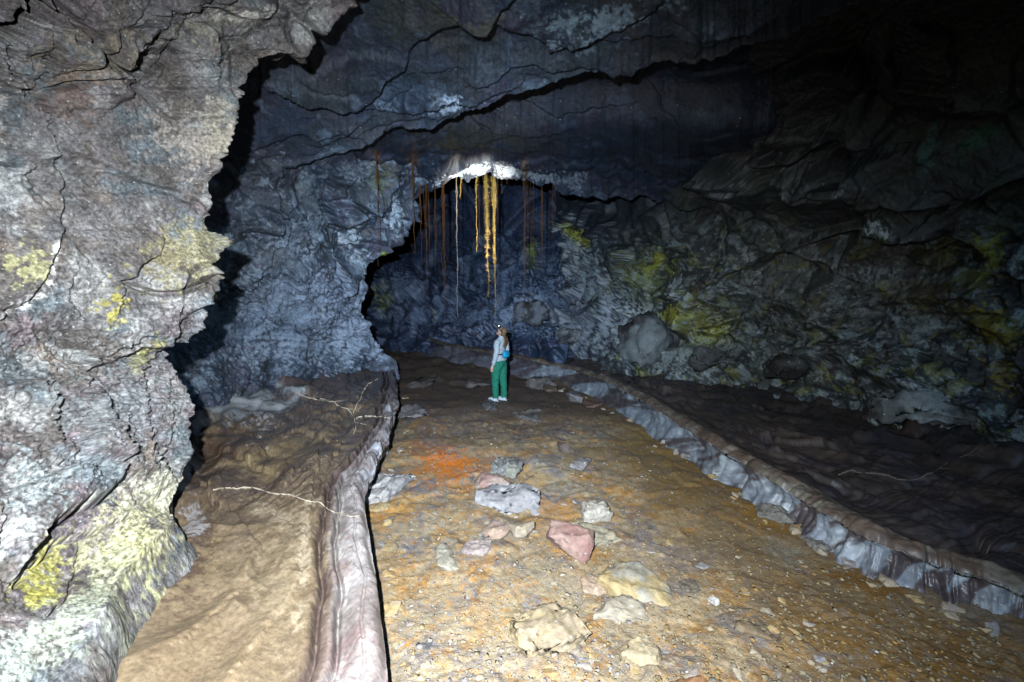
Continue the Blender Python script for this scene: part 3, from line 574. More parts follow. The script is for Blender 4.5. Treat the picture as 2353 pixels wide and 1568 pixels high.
# ------------------------------------------------------------------ benches with their levees, swept along the channel
def smooth_path(pts, n):
    p = np.array(pts, float); L = np.concatenate([[0], np.cumsum(np.linalg.norm(np.diff(p, axis=0), axis=1))])
    t = np.linspace(0, L[-1], n); q = np.stack([np.interp(t, L, p[:, k]) for k in range(p.shape[1])], -1)
    for _ in range(3):
        k = max(1, n // 120); q2 = np.stack([np.convolve(np.pad(q[:, j], k, mode='edge'), np.ones(2 * k + 1) / (2 * k + 1), 'valid') for j in range(q.shape[1])], -1); q = q2
    return q
def to_px(P):
    c, s_ = math.cos(PITCH), math.sin(PITCH); y = P[:, 1] * c - (P[:, 2] - HC) * s_; u = P[:, 1] * s_ + (P[:, 2] - HC) * c; y = np.maximum(y, .2)
    return CX + FPX * P[:, 0] / y, CY - FPX * u / y
def left_bench():
    lip = [(915, 1790), (905, 1680), (893, 1568), (884, 1480), (872, 1380), (860, 1290), (848, 1220), (836, 1152), (846, 1105), (868, 1060), (886, 1015), (904, 975), (910, 935), (912, 885), (907, 850), (893, 826), (870, 812), (840, 800)]
    n = 560; q = smooth_path(lip, n); s = np.arange(n) * 1.0
    q[:, 0] += n1d(s * 3.0, 60, 7, 31) * np.clip((1200 - q[:, 1]) / 100, 0.25, 1)
    ZL = np.interp(q[:, 1], [975, 1150, 1290, 1568, 1790], [.45, .40, .30, .20, .17]); d = ray_floor(q[:, 0], q[:, 1], ZL, False); B = unproj(q[:, 0], q[:, 1], d)
    # cross profile: t < 0 is the face, t > 0 the top running away to the left
    face = np.linspace(1, 0, 40, endpoint=False)
    top = np.concatenate([np.linspace(0, .5, 90, endpoint=False), np.linspace(.5, 2.2, 150, endpoint=False), np.linspace(2.2, 7.5, 150)])
    rows = []
    un = 0.10 * fbm(np.stack([s / 40, s * 0, s * 0], -1), 4, 33); 
    for f in face:   # f=1 foot
        off = -0.10 * np.sin(f * math.pi) * 1.0 + 0.02
        rows.append(np.stack([B[:, 0] - 0.10 * sstep(0.0, 0.5, np.full(n, f)) - 0.03 * f, B[:, 1], ZL - 0.03 - (ZL + 0.12) * f], -1))
    Ft = len(face)
    for t in top:
        rows.append(np.stack([B[:, 0] - t, B[:, 1] + 0.12 * t, ZL + (.45 - ZL) * sstep(.4, 1.6, t)], -1))
    P = np.stack(rows, 0); nv, nu = P.shape[:2]; T = np.concatenate([-face, top])[:, None].repeat(n, 1); S = np.repeat(B[None, :, 1], nv, 0)
    Pf = P.reshape(-1, 3).astype(np.float32); Tf = T.ravel(); Y = Pf[:, 1]
    wd = 0.55 + 0.35 * sstep(6, 3, Y)        # the levee rolls are wider near by
    tt = Tf / wd + 0.10 * fbm(np.stack([Y * 1.1, Y * 0, Y * 0], -1), 3, 35)
    vr = fbm(np.stack([Y * 1.6, Y * 0, Y * 0 + 5], -1), 3, 36); roll = 0.055 * (1 + .7 * vr) * np.sin(np.clip(tt / 0.30, 0, 1) * math.pi) - 0.07 * np.exp(-((tt - 0.36) / 0.022) ** 2) + 0.03 * np.exp(-((tt - 0.42) / 0.05) ** 2) - 0.065 * np.exp(-((tt - 0.52) / 0.025) ** 2) + .03 * np.exp(-((tt - .6) / .05) ** 2) - .02 * np.exp(-((tt - .15 - .05 * vr) / .015) ** 2)
    roll = np.where(Tf > 0, roll, 0) - np.where(Tf >= 0, 0.05 * np.exp(-(tt / 0.04) ** 2), 0.0)
    wq = np.stack([Pf[:, 0] * 0.9, Pf[:, 1] * 0.45, Pf[:, 2] * 0], -1)
    W = np.stack([fbm(wq, 2, 41), fbm(wq + 9, 2, 42), wq[:, 2]], -1)
    away = sstep(0.25, 0.8, Tf)
    fold = 0.12 * fbm(wq * 0.7 + 0.6 * W, 2, 43) + 0.10 * (ridged(wq * 1.0 + 0.9 * W, 1, 45) - 0.6) + 0.015 * fbm(wq * 3 + 1.5 * W, 2, 46)
    lob = .07 * ridged(np.stack([(Pf[:, 0] * .8 + Pf[:, 1] * .6) * 1.5, (-Pf[:, 0] * .6 + Pf[:, 1] * .8) * .55, Pf[:, 2] * 0], -1) + .8 * W, 2, 48); fold = fold + lob - .06
    ropes = 0.012 * np.sin((Pf[:, 0] * 0.5 + Pf[:, 1] * 1.0 + 1.5 * W[:, 0]) * 22) * sstep(0.1, 0.5, fbm(wq * 1.2, 2, 47))
    slope = 0.10 * np.clip(Tf - 1.2, 0, None) * sstep(8, 4, Y) + 0.02 * np.clip(Tf - 1, 0, None) - 0.12 * sstep(0.5, 1.4, Tf) * sstep(9, 5, Y)
    lumps = sstep(7.5, 9.5, Y) * sstep(0.3, 1.5, Tf) * (0.20 * fbm(Pf * 2.0, 3, 49) + 0.05)
    crust = blocks(Pf * np.array([1.3, .7, 0], np.float32), 1.0, .035, .05, .012, 87, 1.2, soft=.22)[0]
    chips = blocks(Pf * np.array([1, .7, 1], np.float32), 4.0, .012, .10, .010, 89, .8)[0] * sstep(.7, .4, Tf) * (Tf > -.05)
    nr_ = .35 + .65 * sstep(3.6, 6.0, Y)
    P[..., 2] += (chips * nr_ + roll + away * (fold * (.55 + .25 * nr_) + crust * nr_ + ropes) + np.where(Tf > 0, slope, 0) + lumps + 0.004 * fbm(Pf * 14, 3, 51)).reshape(nv, nu)
    bx, by = to_px(Pf.astype(float)); BL = [([(560, 1000), (640, 1040), (680, 1085), (645, 1130), (637, 1180), (670, 1215)], 2.5, .03, .05, 50), ([(725, 1110), (716, 1180), (700, 1260), (690, 1340), (650, 1400), (590, 1470), (510, 1580)], 3, .025, .07, 70),
          ([(470, 1110), (500, 1150), (485, 1230)], 3, .03, -.06, 50), ([(500, 960), (590, 985), (700, 980), (760, 1000)], 2.5, .03, -.06, 40), ([(455, 1010), (540, 1035), (600, 1060)], 2.5, .03, -.07, 50), ([(770, 1050), (740, 1100), (752, 1180)], 2.5, .03, .04, 40),
          ([(560, 1190), (600, 1250), (560, 1330), (440, 1420)], 3, .02, .05, 70), ([(640, 900), (720, 935), (800, 940)], 2.2, .03, -.05, 30)]
    P[..., 2] += (cracks(bx.reshape(nv, nu), by.reshape(nv, nu), BL, 91, 10).ravel() * (.30 + .7 * sstep(3.2, 5.5, Y)) * (Tf > .25)).reshape(nv, nu)
    fr = (Tf < 0.02); rough = 0.06 * fbm(Pf * np.array([2, 3, 3], np.float32), 4, 53, .6) * fr * sstep(4, 6, Y)
    P[..., 0] += rough.reshape(nv, nu)
    P[..., 2] += (0.07 * fbm(np.stack([Y * 3.5, Tf * 4, Tf * 0], -1), 4, 57) * sstep(.35, 0, Tf) * sstep(4.0, 5.5, Y) * (Tf > -.1)).reshape(nv, nu)
    # colours
    Pf = P.reshape(-1, 3).astype(np.float32)
    c = np.tile(np.array((.135, .10, .078)), (len(Pf), 1)); n_ = lambda s_, k, o=4: fbm(Pf * s_, o, k, .62)
    c = mixc(c, (.20, .145, .085), sstep(-.1, .4, n_(.8, 801)) * .7)
    c = mixc(c, (.10, .075, .075), sstep(.05, .4, n_(1.4, 803)) * .7)
    c = mixc(c, (.065, .048, .044), sstep(.08, .45, n_(2.2, 804, 5)) * .6)
    gl = np.exp(-(np.abs(fbm(Pf * 7 + 1.2 * W, 3, 805)) / .035) ** 2) * sstep(-.1, .25, n_(.9, 807)); c = mixc(c, (.34, .25, .13), gl * .6); g2 = np.exp(-(np.abs(fbm(Pf * np.array([20, 11, 6], np.float32) + 2.0 * W, 3, 806)) / .07) ** 2) * sstep(-.1, .25, n_(1.3, 810)); c = mixc(c, (.40, .30, .17), g2 * .65)
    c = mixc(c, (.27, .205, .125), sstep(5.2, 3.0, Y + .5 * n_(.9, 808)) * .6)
    lv = sstep(.46, .38, tt) * (Tf > -.05); c = mixc(c, (.25, .205, .19), lv * .85); c = mixc(c, (.44, .39, .36), lv * sstep(5.5, 3.5, Y) * sstep(-.2, .3, n_(1.6, 809)) * .7)
    c = mixc(c, (.46, .41, .36), np.exp(-((tt - .33) / .05) ** 2) * sstep(-.2, .3, n_(4, 811)) * .8 * sstep(6.5, 5, Y))
    c = mixc(c, (.12, .075, .07), np.exp(-((tt - .5) / .07) ** 2) * .8)
    c = mixc(c, (.22, .13, .12), lv * sstep(.15, .5, n_(3.2, 813)) * .5)
    wf = sstep(-.1, .2, n_(2.2, 815)) * sstep(.18, .02, Tf) * sstep(4.5, 5.2, Y) * sstep(8.5, 7.5, Y); c = mixc(c, (.48, .46, .47), wf * .9)
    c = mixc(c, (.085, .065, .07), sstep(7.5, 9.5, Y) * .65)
    c = c * np.clip(1 + .25 * n_(8, 821), .5, 1.6)[:, None]
    c = c * np.where(tt[:, None] > .56, np.array([[1.0, .94, .86]]), 1.0)
    bx, by = to_px(Pf.astype(float)); on = Tf > .2
    cb = patches(c, bx, by, Pf, [(600, 1075, 90, 26, 10, (.27, .20, .11), .6, .8), (690, 1010, 70, 18, -10, (.24, .18, .10), .6, .8), (440, 1270, 50, 150, 15, (.105, .066, .045), .8, .6), (640, 1330, 90, 170, 12, (.33, .25, .155), .6, .7), (480, 1480, 150, 70, -20, (.19, .13, .075), .6, .7), (700, 1250, 14, 170, 6, (.42, .33, .22), .8, .6),
        (655, 1190, 60, 14, 20, (.40, .31, .21), .6, .9), (500, 1030, 50, 24, 15, (.12, .07, .045), .8, .5), (650, 915, 60, 30, 20, (.10, .075, .07), .8, .6), (560, 925, 70, 45, 30, (.46, .46, .46), .85, .7), (800, 880, 110, 50, 0, (.075, .058, .06), .7, .7), (440, 1190, 22, 40, 0, (.5, .46, .44), .7, .9)], 824)
    c = np.where(on[:, None], cb, c)
    # white crust spread at the foot of the wall
    cr = np.array(unproj(575, 930, 8.4)); dd = np.hypot((Pf[:, 0] - cr[0]) / 0.75, (Pf[:, 1] - cr[1]) / 1.1) + .6 * n_(2.5, 823); c = mixc(c, (.46, .47, .48), sstep(1.1, .6, dd) * .9)
    o = mesh_np('left_bench', P.reshape(-1, 3), grid_faces(nv, nu), M_bench, np.clip(c, .005, .8))
    tag(o, kind='structure', label='smooth brown lava bench with a pale rolled levee along its edge')
left_bench()

def right_bench():
    lip = [(2750, 1560), (2560, 1450), (2353, 1352), (2250, 1318), (2150, 1288), (2060, 1262), (1990, 1228), (1900, 1178), (1800, 1118), (1720, 1068), (1650, 1028), (1580, 985), (1510, 938), (1440, 898), (1380, 868), (1320, 846), (1270, 836), (1210, 826), (1150, 815), (1080, 806), (1020, 794), (985, 782), (972, 772)]
    n = 620; q = smooth_path(lip, n); s = np.arange(n) * 1.0; q[:, 1] += n1d(s * 2.0, 50, 3.5, 61)
    ZL = np.interp(q[:, 0], [1200, 1400, 1690, 2050, 2353, 2750], [.50, .47, .40, .29, .24, .2]); d = ray_floor(q[:, 0], q[:, 1], ZL, True); B = unproj(q[:, 0], q[:, 1], d)
    for _ in range(2): B = np.stack([np.convolve(np.pad(B[:, j], 9, mode='reflect', reflect_type='odd'), np.ones(19) / 19, 'valid') for j in range(3)], -1)
    face = np.linspace(1, 0, 70, endpoint=False); top = np.concatenate([np.linspace(0, .5, 70, endpoint=False), np.linspace(.5, 2.5, 130, endpoint=False), np.linspace(2.5, 8, 90)])
    notch = sstep(.12, .4, perlin(np.stack([s / 34, s * 0 + 3.3, s * 0], -1), 64)) * (.5 + .5 * sstep(.0, .4, perlin(np.stack([s / 5, s * 0, s * 0], -1), 65))); B[:, 2] -= .06 * notch * (B[:, 1] < 13)
    tan = np.gradient(B[:, :2], axis=0); tan /= np.linalg.norm(tan, axis=1, keepdims=True); nrm = np.stack([-tan[:, 1], tan[:, 0]], -1)   # towards the channel
    if (nrm[:, 0].mean() > 0): nrm = -nrm
    B[:, :2] -= nrm * (.10 * notch)[:, None]
    und = fbm(np.stack([s / 26, s * 0, s * 0], -1), 4, 63, .55)
    rows = []
    for f in face:
        # undercut below the lip, foot spreading out into the channel
        o = -0.05 * math.sin(min(1, f * 1.6) * math.pi) + 0.16 * f ** 2.2
        amp = 0.11 * math.sin(f * math.pi) ** .8
        rows.append(np.concatenate([B[:, :2] + nrm * (o + amp * und)[:, None], (B[:, 2] - 0.02 - (ZL + 0.10) * f)[:, None]], 1))
    for t in top:
        k = min(t, .4); rest = t - k
        rows.append(np.concatenate([B[:, :2] - nrm * k + np.array([1.0, .2])[None] * rest, B[:, 2:3] + ((.47 - ZL) * sstep(.3, 1.6, t))[:, None] * (B[:, 1] < 13)[:, None]], 1))
    P = np.stack(rows, 0); nv, nu = P.shape[:2]; T = np.concatenate([-face, top])[:, None].repeat(n, 1); Tf = T.ravel(); Pf = P.reshape(-1, 3).astype(np.float32); Y = Pf[:, 1]
    SS = np.repeat(s[None], nv, 0).ravel()
    roll = np.where(Tf >= 0, 0.05 * np.sin(np.clip(Tf / .26, 0, 1) * math.pi) - 0.10 * sstep(.22, .5, Tf) - .03 * np.exp(-(Tf / .025) ** 2), 0)
    # folded lava: ridges drawn out along the flow
    fl = np.stack([(Pf[:, 0] * .85 + Pf[:, 1] * .5), (-Pf[:, 0] * .5 + Pf[:, 1] * .85) * .35, Pf[:, 0] * 0], -1)
    W = np.stack([fbm(fl * .8, 2, 65), fbm(fl * .8 + 4, 2, 66), fl[:, 2]], -1); aw = sstep(.3, .9, Tf)
    fold = .10 * fbm(fl * 1.3 + .9 * W, 3, 67) + .06 * fbm(fl * np.array([2.4, 1.0, 1], np.float32) + .7 * W, 1, 68) + .10 * fbm(fl * .5, 2, 69) + .03 * fbm(fl * np.array([3.5, 1.6, 1], np.float32) + 1.2 * W, 2, 70)
    crust = blocks(Pf * np.array([1, 1, 0], np.float32), 1.1, .05, .16, .02, 77, .9, soft=.14)[0] + blocks(Pf * np.array([1, 1, 0], np.float32), 3.4, .012, .12, .008, 78, .9)[0]
    P[..., 2] += (roll + aw * (fold + crust - .05) + .05 * np.clip(Tf - 2.5, 0, None) + .004 * fbm(Pf * 12, 3, 71) + .05 * sstep(.6, .1, Tf) * (Tf >= 0) * fbm(Pf * np.array([2.2, 2.2, 0], np.float32), 4, 72, .6)).reshape(nv, nu)
    # drips and scallops on the face
    fc = np.where(Tf < 0, 1, 0); v = .05 * fbm(np.stack([SS / 14, -Tf * 1.2 + SS * .02, Tf * 0], -1), 4, 73) * fc + .02 * fbm(Pf * 7, 4, 75) * fc
    P[..., 0] += (v * np.repeat(nrm[None, :, 0], nv, 0).ravel()).reshape(nv, nu); P[..., 1] += (v * np.repeat(nrm[None, :, 1], nv, 0).ravel()).reshape(nv, nu)
    Pf = P.reshape(-1, 3).astype(np.float32); n_ = lambda s_, k, o=4: fbm(Pf * s_, o, k, .62)
    c = np.tile(np.array((.046, .035, .031)), (len(Pf), 1)); c = mixc(c, (.07, .05, .04), sstep(-.1, .4, n_(.9, 901)) * .8); c = mixc(c, (.035, .03, .035), sstep(.1, .4, n_(1.7, 903)) * .7)
    rim = sstep(.42, .30, Tf + .06 * n_(2, 905)) * (Tf >= 0); c = mixc(c, (.12, .085, .062), rim * .8); c = mixc(c, (.17, .155, .12), rim * sstep(0, .4, n_(3.5, 907)) * .7)
    fm = (Tf < 0) * 1.0
    st = sstep(-.25, .2, fbm(np.stack([SS / 20 + Tf * 1.5, -Tf * .7, Tf * 0], -1), 4, 909, .6))
    c = mixc(c, (.20, .22, .245), fm * st * .95); c = mixc(c, (.075, .06, .062), fm * (1 - st) * .8); c = mixc(c, (.33, .36, .38), fm * sstep(.1, .5, n_(3.0, 910)) * st * .8)
    c = mixc(c, (.20, .15, .10), fm * sstep(-.75, -1.0, Tf) * .5); c = mixc(c, (.08, .065, .08), fm * sstep(12, 13.5, Pf[:, 1]) * .7)
    c = c * np.clip(1 + .3 * n_(9, 911), .5, 1.7)[:, None]
    o = mesh_np('right_bench', P.reshape(-1, 3), grid_faces(nv, nu), M_bench_dark, np.clip(c, .004, .8)); tag(o, kind='structure', label='dark glossy folded lava bench behind a pale streaked levee')
right_bench()

# ------------------------------------------------------------------ finding the surface along a bearing
from mathutils.bvhtree import BVHTree
TREES = []
for nm_ in ('channel_floor', 'left_bench', 'right_bench', 'rock_buttress', 'left_wall', 'right_wall', 'far_wall'):
    V_, (a_, b_) = GRID[nm_]; q_ = 2 if nm_ in ('channel_floor', 'left_bench') else 3; V_ = V_.reshape(a_, b_, 3)[::q_, ::q_]
    TREES.append(BVHTree.FromPolygons(V_.reshape(-1, 3).tolist(), grid_faces(*V_.shape[:2]).tolist()))
def hit(vx, vy):
    o = Vector((0, 0, HC)); d = (Vector(unproj(vx, vy, 1.0)) - o).normalized(); best = None
    for t in TREES:
        r = t.ray_cast(o, d)
        if r[0] is not None and (best is None or r[3] < best[1]): best = (r[0], r[3])
    return best[0].copy() if best else Vector(unproj(vx, vy, 10.0))

# ------------------------------------------------------------------ loose rocks on the channel floor
M_rock = rock_material('loose_rock', (0.5, 0.85), 0.3, 0.5, 28, 0.02, 40, detail=0.35)
from mathutils import noise as mn
def rock_mesh(name, size, seed, npts=16, jag=0.05, boxy=0.75, c1=(.3, .25, .2), c2=(.4, .3, .2)):
    rd = random.Random(seed); bm = bmesh.new()
    for _ in range(npts):
        v = Vector((rd.uniform(-1, 1), rd.uniform(-1, 1), rd.uniform(-1, 1)))
        m = max(abs(v.x), abs(v.y), abs(v.z)); v = v * (boxy / m) + v.normalized() * (1 - boxy)
        bm.verts.new((v.x * size[0] / 2, v.y * size[1] / 2, v.z * size[2] / 2))
    r = bmesh.ops.convex_hull(bm, input=bm.verts)
    bmesh.ops.delete(bm, geom=list({g for g in r['geom_interior'] + r['geom_unused'] if isinstance(g, bmesh.types.BMVert) and g.is_valid}), context='VERTS')
    bmesh.ops.dissolve_limit(bm, angle_limit=0.12, verts=bm.verts, edges=bm.edges)
    mn_ = min(size)
    bmesh.ops.bevel(bm, geom=list(bm.edges), offset=mn_ * 0.07, segments=1, affect='EDGES', clamp_overlap=True)
    bmesh.ops.triangulate(bm, faces=bm.faces)
    L = max(size) * (0.16 if max(size) > .9 and npts < 13 else 0.085)
    for _ in range(4):
        e = [x for x in bm.edges if x.calc_length() > L]
        if not e: break
        bmesh.ops.subdivide_edges(bm, edges=e, cuts=1); bmesh.ops.triangulate(bm, faces=bm.faces)
    bm.normal_update()
    off = Vector((seed * 1.7, seed * 0.3, seed))
    for v in bm.verts:
        q = v.co / max(size); n = mn.fractal(q * 3 + off, 0.6, 2.1, 5) * jag * max(size) * 0.9 + mn.noise(q * 14 + off) * jag * 0.3 * max(size)
        v.co += v.normal * n
    for f in bm.faces: f.smooth = True
    me = bpy.data.meshes.new(name); bm.to_mesh(me); bm.free()
    n = len(me.vertices); co = np.zeros(n * 3, np.float32); me.vertices.foreach_get('co', co); co = co.reshape(-1, 3)
    t = sstep(-.25, .3, fbm(co / max(size) * 2.2 + seed, 4, seed % 90, .6)); c = np.array(c1)[None] * (1 - t[:, None]) + np.array(c2)[None] * t[:, None]
    c = c * .58 + np.array((.29, .225, .15))[None] * .42 * (np.mean(c1) / .3); c = c * np.clip(1 + .3 * fbm(co / max(size) * 9 + seed, 3, 7), .5, 1.6)[:, None]
    a = me.attributes.new('tint', 'FLOAT_COLOR', 'POINT'); cc = np.ones((n, 4), np.float32); cc[:, :3] = c; a.data.foreach_set('color', cc.ravel())
    me.materials.append(M_rock)
    return me
def rock(label, vx0, vy0, vx1, vy1, c1, c2, k=0.35, sink=0.3, rz=0, seed=1, jag=0.05, boxy=0.75, npts=16, tiltx=0, tilty=0, group=None, cat='rock', name='rock'):
    """a rock that spans the given bearings, standing on the floor there"""
    cx = (vx0 + vx1) / 2; base = hit(cx, vy0 + (vy1 - vy0) * 0.62); d = base.y
    w = (vx1 - vx0) / FPX * d; hp = (vy1 - vy0) / FPX * d; al = math.atan((cx * 0 + (vy0 + vy1) / 2 - 680) / FPX)
    h = k * min(w, hp * 1.5); vis = h * (1 - sink)
    dep = max(0.35 * w, min(1.8 * w, (hp - vis * math.cos(al)) / max(0.12, math.sin(al))))
    me = rock_mesh(name, (w, dep, h), seed, npts, jag, boxy, c1, c2)
    o = bpy.data.objects.new(name, me); COL.objects.link(o)
    o.location = base + Vector((0, 0, h * (0.5 - sink))); o.rotation_euler = (R(tiltx), R(tilty), R(rz))
    return tag(o, label, cat, group)
PINK = (.34, .17, .15); PKL = (.42, .28, .25); GRY = (.33, .32, .34); TAN = (.38, .30, .19); OCH = (.44, .30, .11); MAU = (.30, .24, .25); BLU = (.24, .26, .28)
rock('dull red boulder with a whitened corner amid pale gravel', 1245, 1210, 1372, 1295, (.33, .15, .14), (.40, .24, .21), .55, .22, -22, 3, .05, .7, 18, 0, 8)
rock('pale lilac grey jagged slab, largest of the blocks in mid channel', 1092, 1108, 1246, 1182, (.28, .27, .30), (.34, .34, .36), .34, .34, -8, 5, .07, .85, 20)
rock('pink block half hidden behind the lilac grey slab', 1085, 1086, 1182, 1128, PINK, (.36, .24, .20), .5, .3, -6, 7, .05)
rock('grey blue ragged rock beyond the pink block', 1128, 1046, 1212, 1100, (.17, .17, .17), (.26, .25, .20), .4, .3, -25, 9, .1)
rock('dark brown angular rock lying alone on brown silt', 1283, 1012, 1322, 1050, (.10, .06, .05), (.13, .09, .08), .6, .15, 20, 11, .04, .65, 11)
rock('small split grey rock touching the dark brown rock', 1316, 1048, 1352, 1082, (.20, .18, .19), (.30, .28, .29), .4, .3, -30, 13, .06)
rock('crusty pale chunk on top of the whitish mound', 1330, 1152, 1402, 1206, (.36, .33, .28), (.42, .40, .36), .55, .25, 10, 15, .11)
rock('broad whitish tan rock behind the dull red boulder', 1285, 1195, 1428, 1258, (.32, .29, .21), (.36, .31, .20), .28, .4, 5, 17, .09, .6)
rock('long salmon slab pointing away from the tan cube', 1110, 1180, 1172, 1250, (.42, .27, .20), PKL, .4, .4, -32, 19, .05, .85)
rock('tan block with a flat top between salmon slab and red boulder', 1164, 1194, 1232, 1244, (.37, .28, .19), (.42, .34, .26), .6, .25, 3, 21, .02, .95, 12)
rock('flat mauve rock at the foot of the salmon slab', 1058, 1236, 1132, 1278, MAU, (.38, .30, .28), .35, .35, -12, 23, .08)
rock('pale grey flat slab with a dark side lying on bright gravel', 1000, 1232, 1062, 1312, (.36, .34, .28), (.40, .38, .30), .3, .45, 14, 25, .04, .9)
rock('largest ochre slab in the gravel with a hollow brown top', 1172, 1380, 1352, 1498, (.40, .30, .15), (.34, .26, .17), .36, .45, 26, 27, .08, .7, 30)
rock('long blue grey slab with an ochre flank', 1365, 1286, 1552, 1392, (.28, .28, .24), (.42, .30, .12), .34, .42, -14, 29, .05, .85, 18)
rock('beige slab at the near side of the long blue grey slab', 1355, 1352, 1502, 1428, (.36, .31, .23), (.32, .29, .24), .35, .42, -10, 31, .06, .8)
rock('peach coloured flat stone beside the beige slab', 1318, 1312, 1396, 1366, (.42, .28, .18), (.44, .30, .22), .3, .45, 8, 33, .05)
rock('sandy low slab beyond the largest ochre slab', 1415, 1462, 1522, 1534, (.40, .31, .17), (.36, .29, .18), .4, .42, -18, 35, .06, .8)
rock('bluish square block near the levee', 1303, 903, 1335, 932, (.15, .14, .17), (.22, .20, .23), .75, .15, 12, 37, .04, .9, 14)
rock('flat reddish stone next to the bluish square block', 1338, 917, 1388, 938, (.16, .075, .055), (.18, .10, .07), .3, .35, 0, 39, .05)
rock('grey rock slumped against the levee foot', 1212, 862, 1268, 908, (.12, .11, .12), (.16, .14, .14), .6, .25, 15, 41, .08)
rock('ochre rock beside the slumped grey rock', 1246, 882, 1284, 912, (.17, .10, .05), (.14, .10, .08), .5, .25, -10, 43, .06)
rock('dark bluish rock in front of the standing person', 1108, 916, 1146, 946, (.085, .085, .10), (.11, .10, .11), .45, .35, 0, 45, .07, .6)
rock('low rounded grey brown rock behind the person', 1068, 862, 1128, 900, (.10, .085, .085), (.12, .10, .10), .35, .4, 10, 47, .05, .5)
rock('rusty orange slab sunk in the gravel beside ochre slabs', 1536, 1546, 1640, 1600, (.34, .14, .05), (.38, .19, .08), .3, .45, -14, 49, .04, .85)
rock('long grey slab propped along the left levee', 910, 892, 978, 990, (.14, .13, .15), (.19, .17, .18), .35, .35, 24, 51, .07, .8)
rock('pale ragged slab fallen from the left levee', 838, 1056, 934, 1166, (.34, .33, .35), (.42, .41, .43), .35, .3, -20, 53, .10, .8, 20)
rock('ochre shard below the pale ragged slab', 842, 1150, 905, 1176, (.38, .24, .08), (.40, .28, .12), .35, .4, 15, 55, .08)
rock('grey rubble block below the streaked levee', 1745, 1150, 1812, 1212, (.15, .15, .14), (.2, .2, .18), .5, .3, 20, 57, .1)
rock('small grey stone between rubble block and levee', 1850, 1235, 1902, 1274, (.16, .15, .15), (.2, .19, .18), .5, .3, -10, 59, .09)
rock('white chip of stone on the olive tinted floor', 1626, 1366, 1652, 1392, (.5, .5, .48), (.6, .6, .58), .5, .3, 5, 61, .06)
rock('dark flake of rock on the olive tinted floor', 1555, 1330, 1610, 1362, (.14, .12, .10), (.18, .14, .10), .3, .4, 15, 63, .06)
rock('brown slab lying flat near the white chip', 1690, 1420, 1800, 1470, (.18, .14, .08), (.2, .13, .07), .25, .5, -15, 65, .06)
rock('grey ridge of rock rising through brown silt behind the orange patch', 1180, 938, 1262, 968, (.12, .11, .12), (.15, .13, .12), .25, .5, 8, 67, .08)
rock('flat dark slab in brown silt, beyond the grey ridge', 940, 858, 1010, 892, (.10, .085, .09), (.12, .095, .09), .25, .45, -8, 69, .07)

rock('big triangular grey block leaning at the foot of the far wall crusts', 1395, 745, 1565, 845, (.05, .055, .06), (.26, .29, .30), .75, .25, 10, 81, .12, .75, 14)
rock('pale bluish boulder against the wall where the grey root climbs', 2005, 900, 2195, 992, (.10, .12, .13), (.36, .40, .40), .6, .3, -12, 83, .12, .75, 16)
rock('low dark block on the right bench beside the big triangular block', 1590, 800, 1690, 850, (.04, .043, .045), (.13, .14, .14), .6, .35, 8, 85, .12, .8)
rock('rounded grey boulder behind the person on the bench', 1180, 705, 1262, 762, (.04, .048, .065), (.22, .24, .29), .8, .25, 0, 87, .12, .65, 18)
rock('small pale block fallen behind the levee bend', 1275, 762, 1330, 796, (.05, .055, .07), (.24, .26, .29), .7, .25, 20, 89, .12)
rock('dark squat block in the middle of the wall foot', 1770, 815, 1870, 880, (.04, .042, .042), (.14, .15, .14), .6, .35, -15, 91, .12, .8)

# smaller stones: one by one, sharing a few shapes
def floor_spots(n, x0, x1, y0, y1, seed, big):
    rd = random.Random(seed); out = []
    Lx = lambda y: yline([(800, 905), (900, 920), (975, 912), (1060, 900), (1152, 880), (1290, 875), (1480, 900), (1700, 925)], y)
    Rx = lambda y: yline([(800, 1100), (850, 1180), (890, 1290), (960, 1440), (1060, 1590), (1180, 1770), (1340, 2030), (1480, 2330), (1700, 2500)], y)
    while len(out) < n:
        y = y0 + (y1 - y0) * rd.random() ** 0.8; x = rd.uniform(x0, x1)
        if Lx(y) + 12 < x < Rx(y) - 12:
            p = hit(x, y)
            if p.z < .11 + .055 * max(0, p.y - 11.5): out.append((x, p, rd))
    return out
TONE = ('grey', 'tan', 'ochre', 'bluish', 'mauve', 'sandy')
stone_me = [rock_mesh('stone', (1, rr, hh), 200 + k, 12, .05, .55, a, b) for k, (rr, hh, a, b) in enumerate([(.8, .5, GRY, TAN), (.7, .45, TAN, OCH), (.9, .6, OCH, (.46, .24, .07)), (.75, .4, BLU, GRY), (.85, .5, MAU, TAN), (.7, .55, (.42, .36, .27), TAN)])]
for k, (x, p, rd) in enumerate(floor_spots(110, 880, 1900, 1000, 1590, 3, True)):
    ki = rd.randrange(6); o = bpy.data.objects.new('stone', stone_me[ki]); COL.objects.link(o); sz = rd.uniform(.05, .13)
    o.location = p + Vector((0, 0, -sz * 0.05)); o.scale = (sz, sz, sz * rd.uniform(.6, 1)); o.rotation_euler = (rd.uniform(-.3, .3), rd.uniform(-.3, .3), rd.uniform(0, 6.28))
    tag(o, 'small loose %s stone lying among the gravel of the channel floor' % TONE[ki], 'stone', 'small %s stones scattered on the channel floor' % TONE[ki])
rub = random.Random(77)
RL = [(1290, 893), (1340, 915), (1400, 945), (1450, 968), (1520, 1010), (1575, 1045), (1640, 1088), (1700, 1128), (1770, 1175), (1830, 1216), (1900, 1262), (1960, 1296), (2030, 1335), (2110, 1372), (2190, 1408), (2270, 1445)]
LL = [(918, 905), (922, 945), (915, 990), (900, 1035), (880, 1085), (862, 1130), (868, 1190), (876, 1250), (884, 1320), (893, 1400), (902, 1480)]
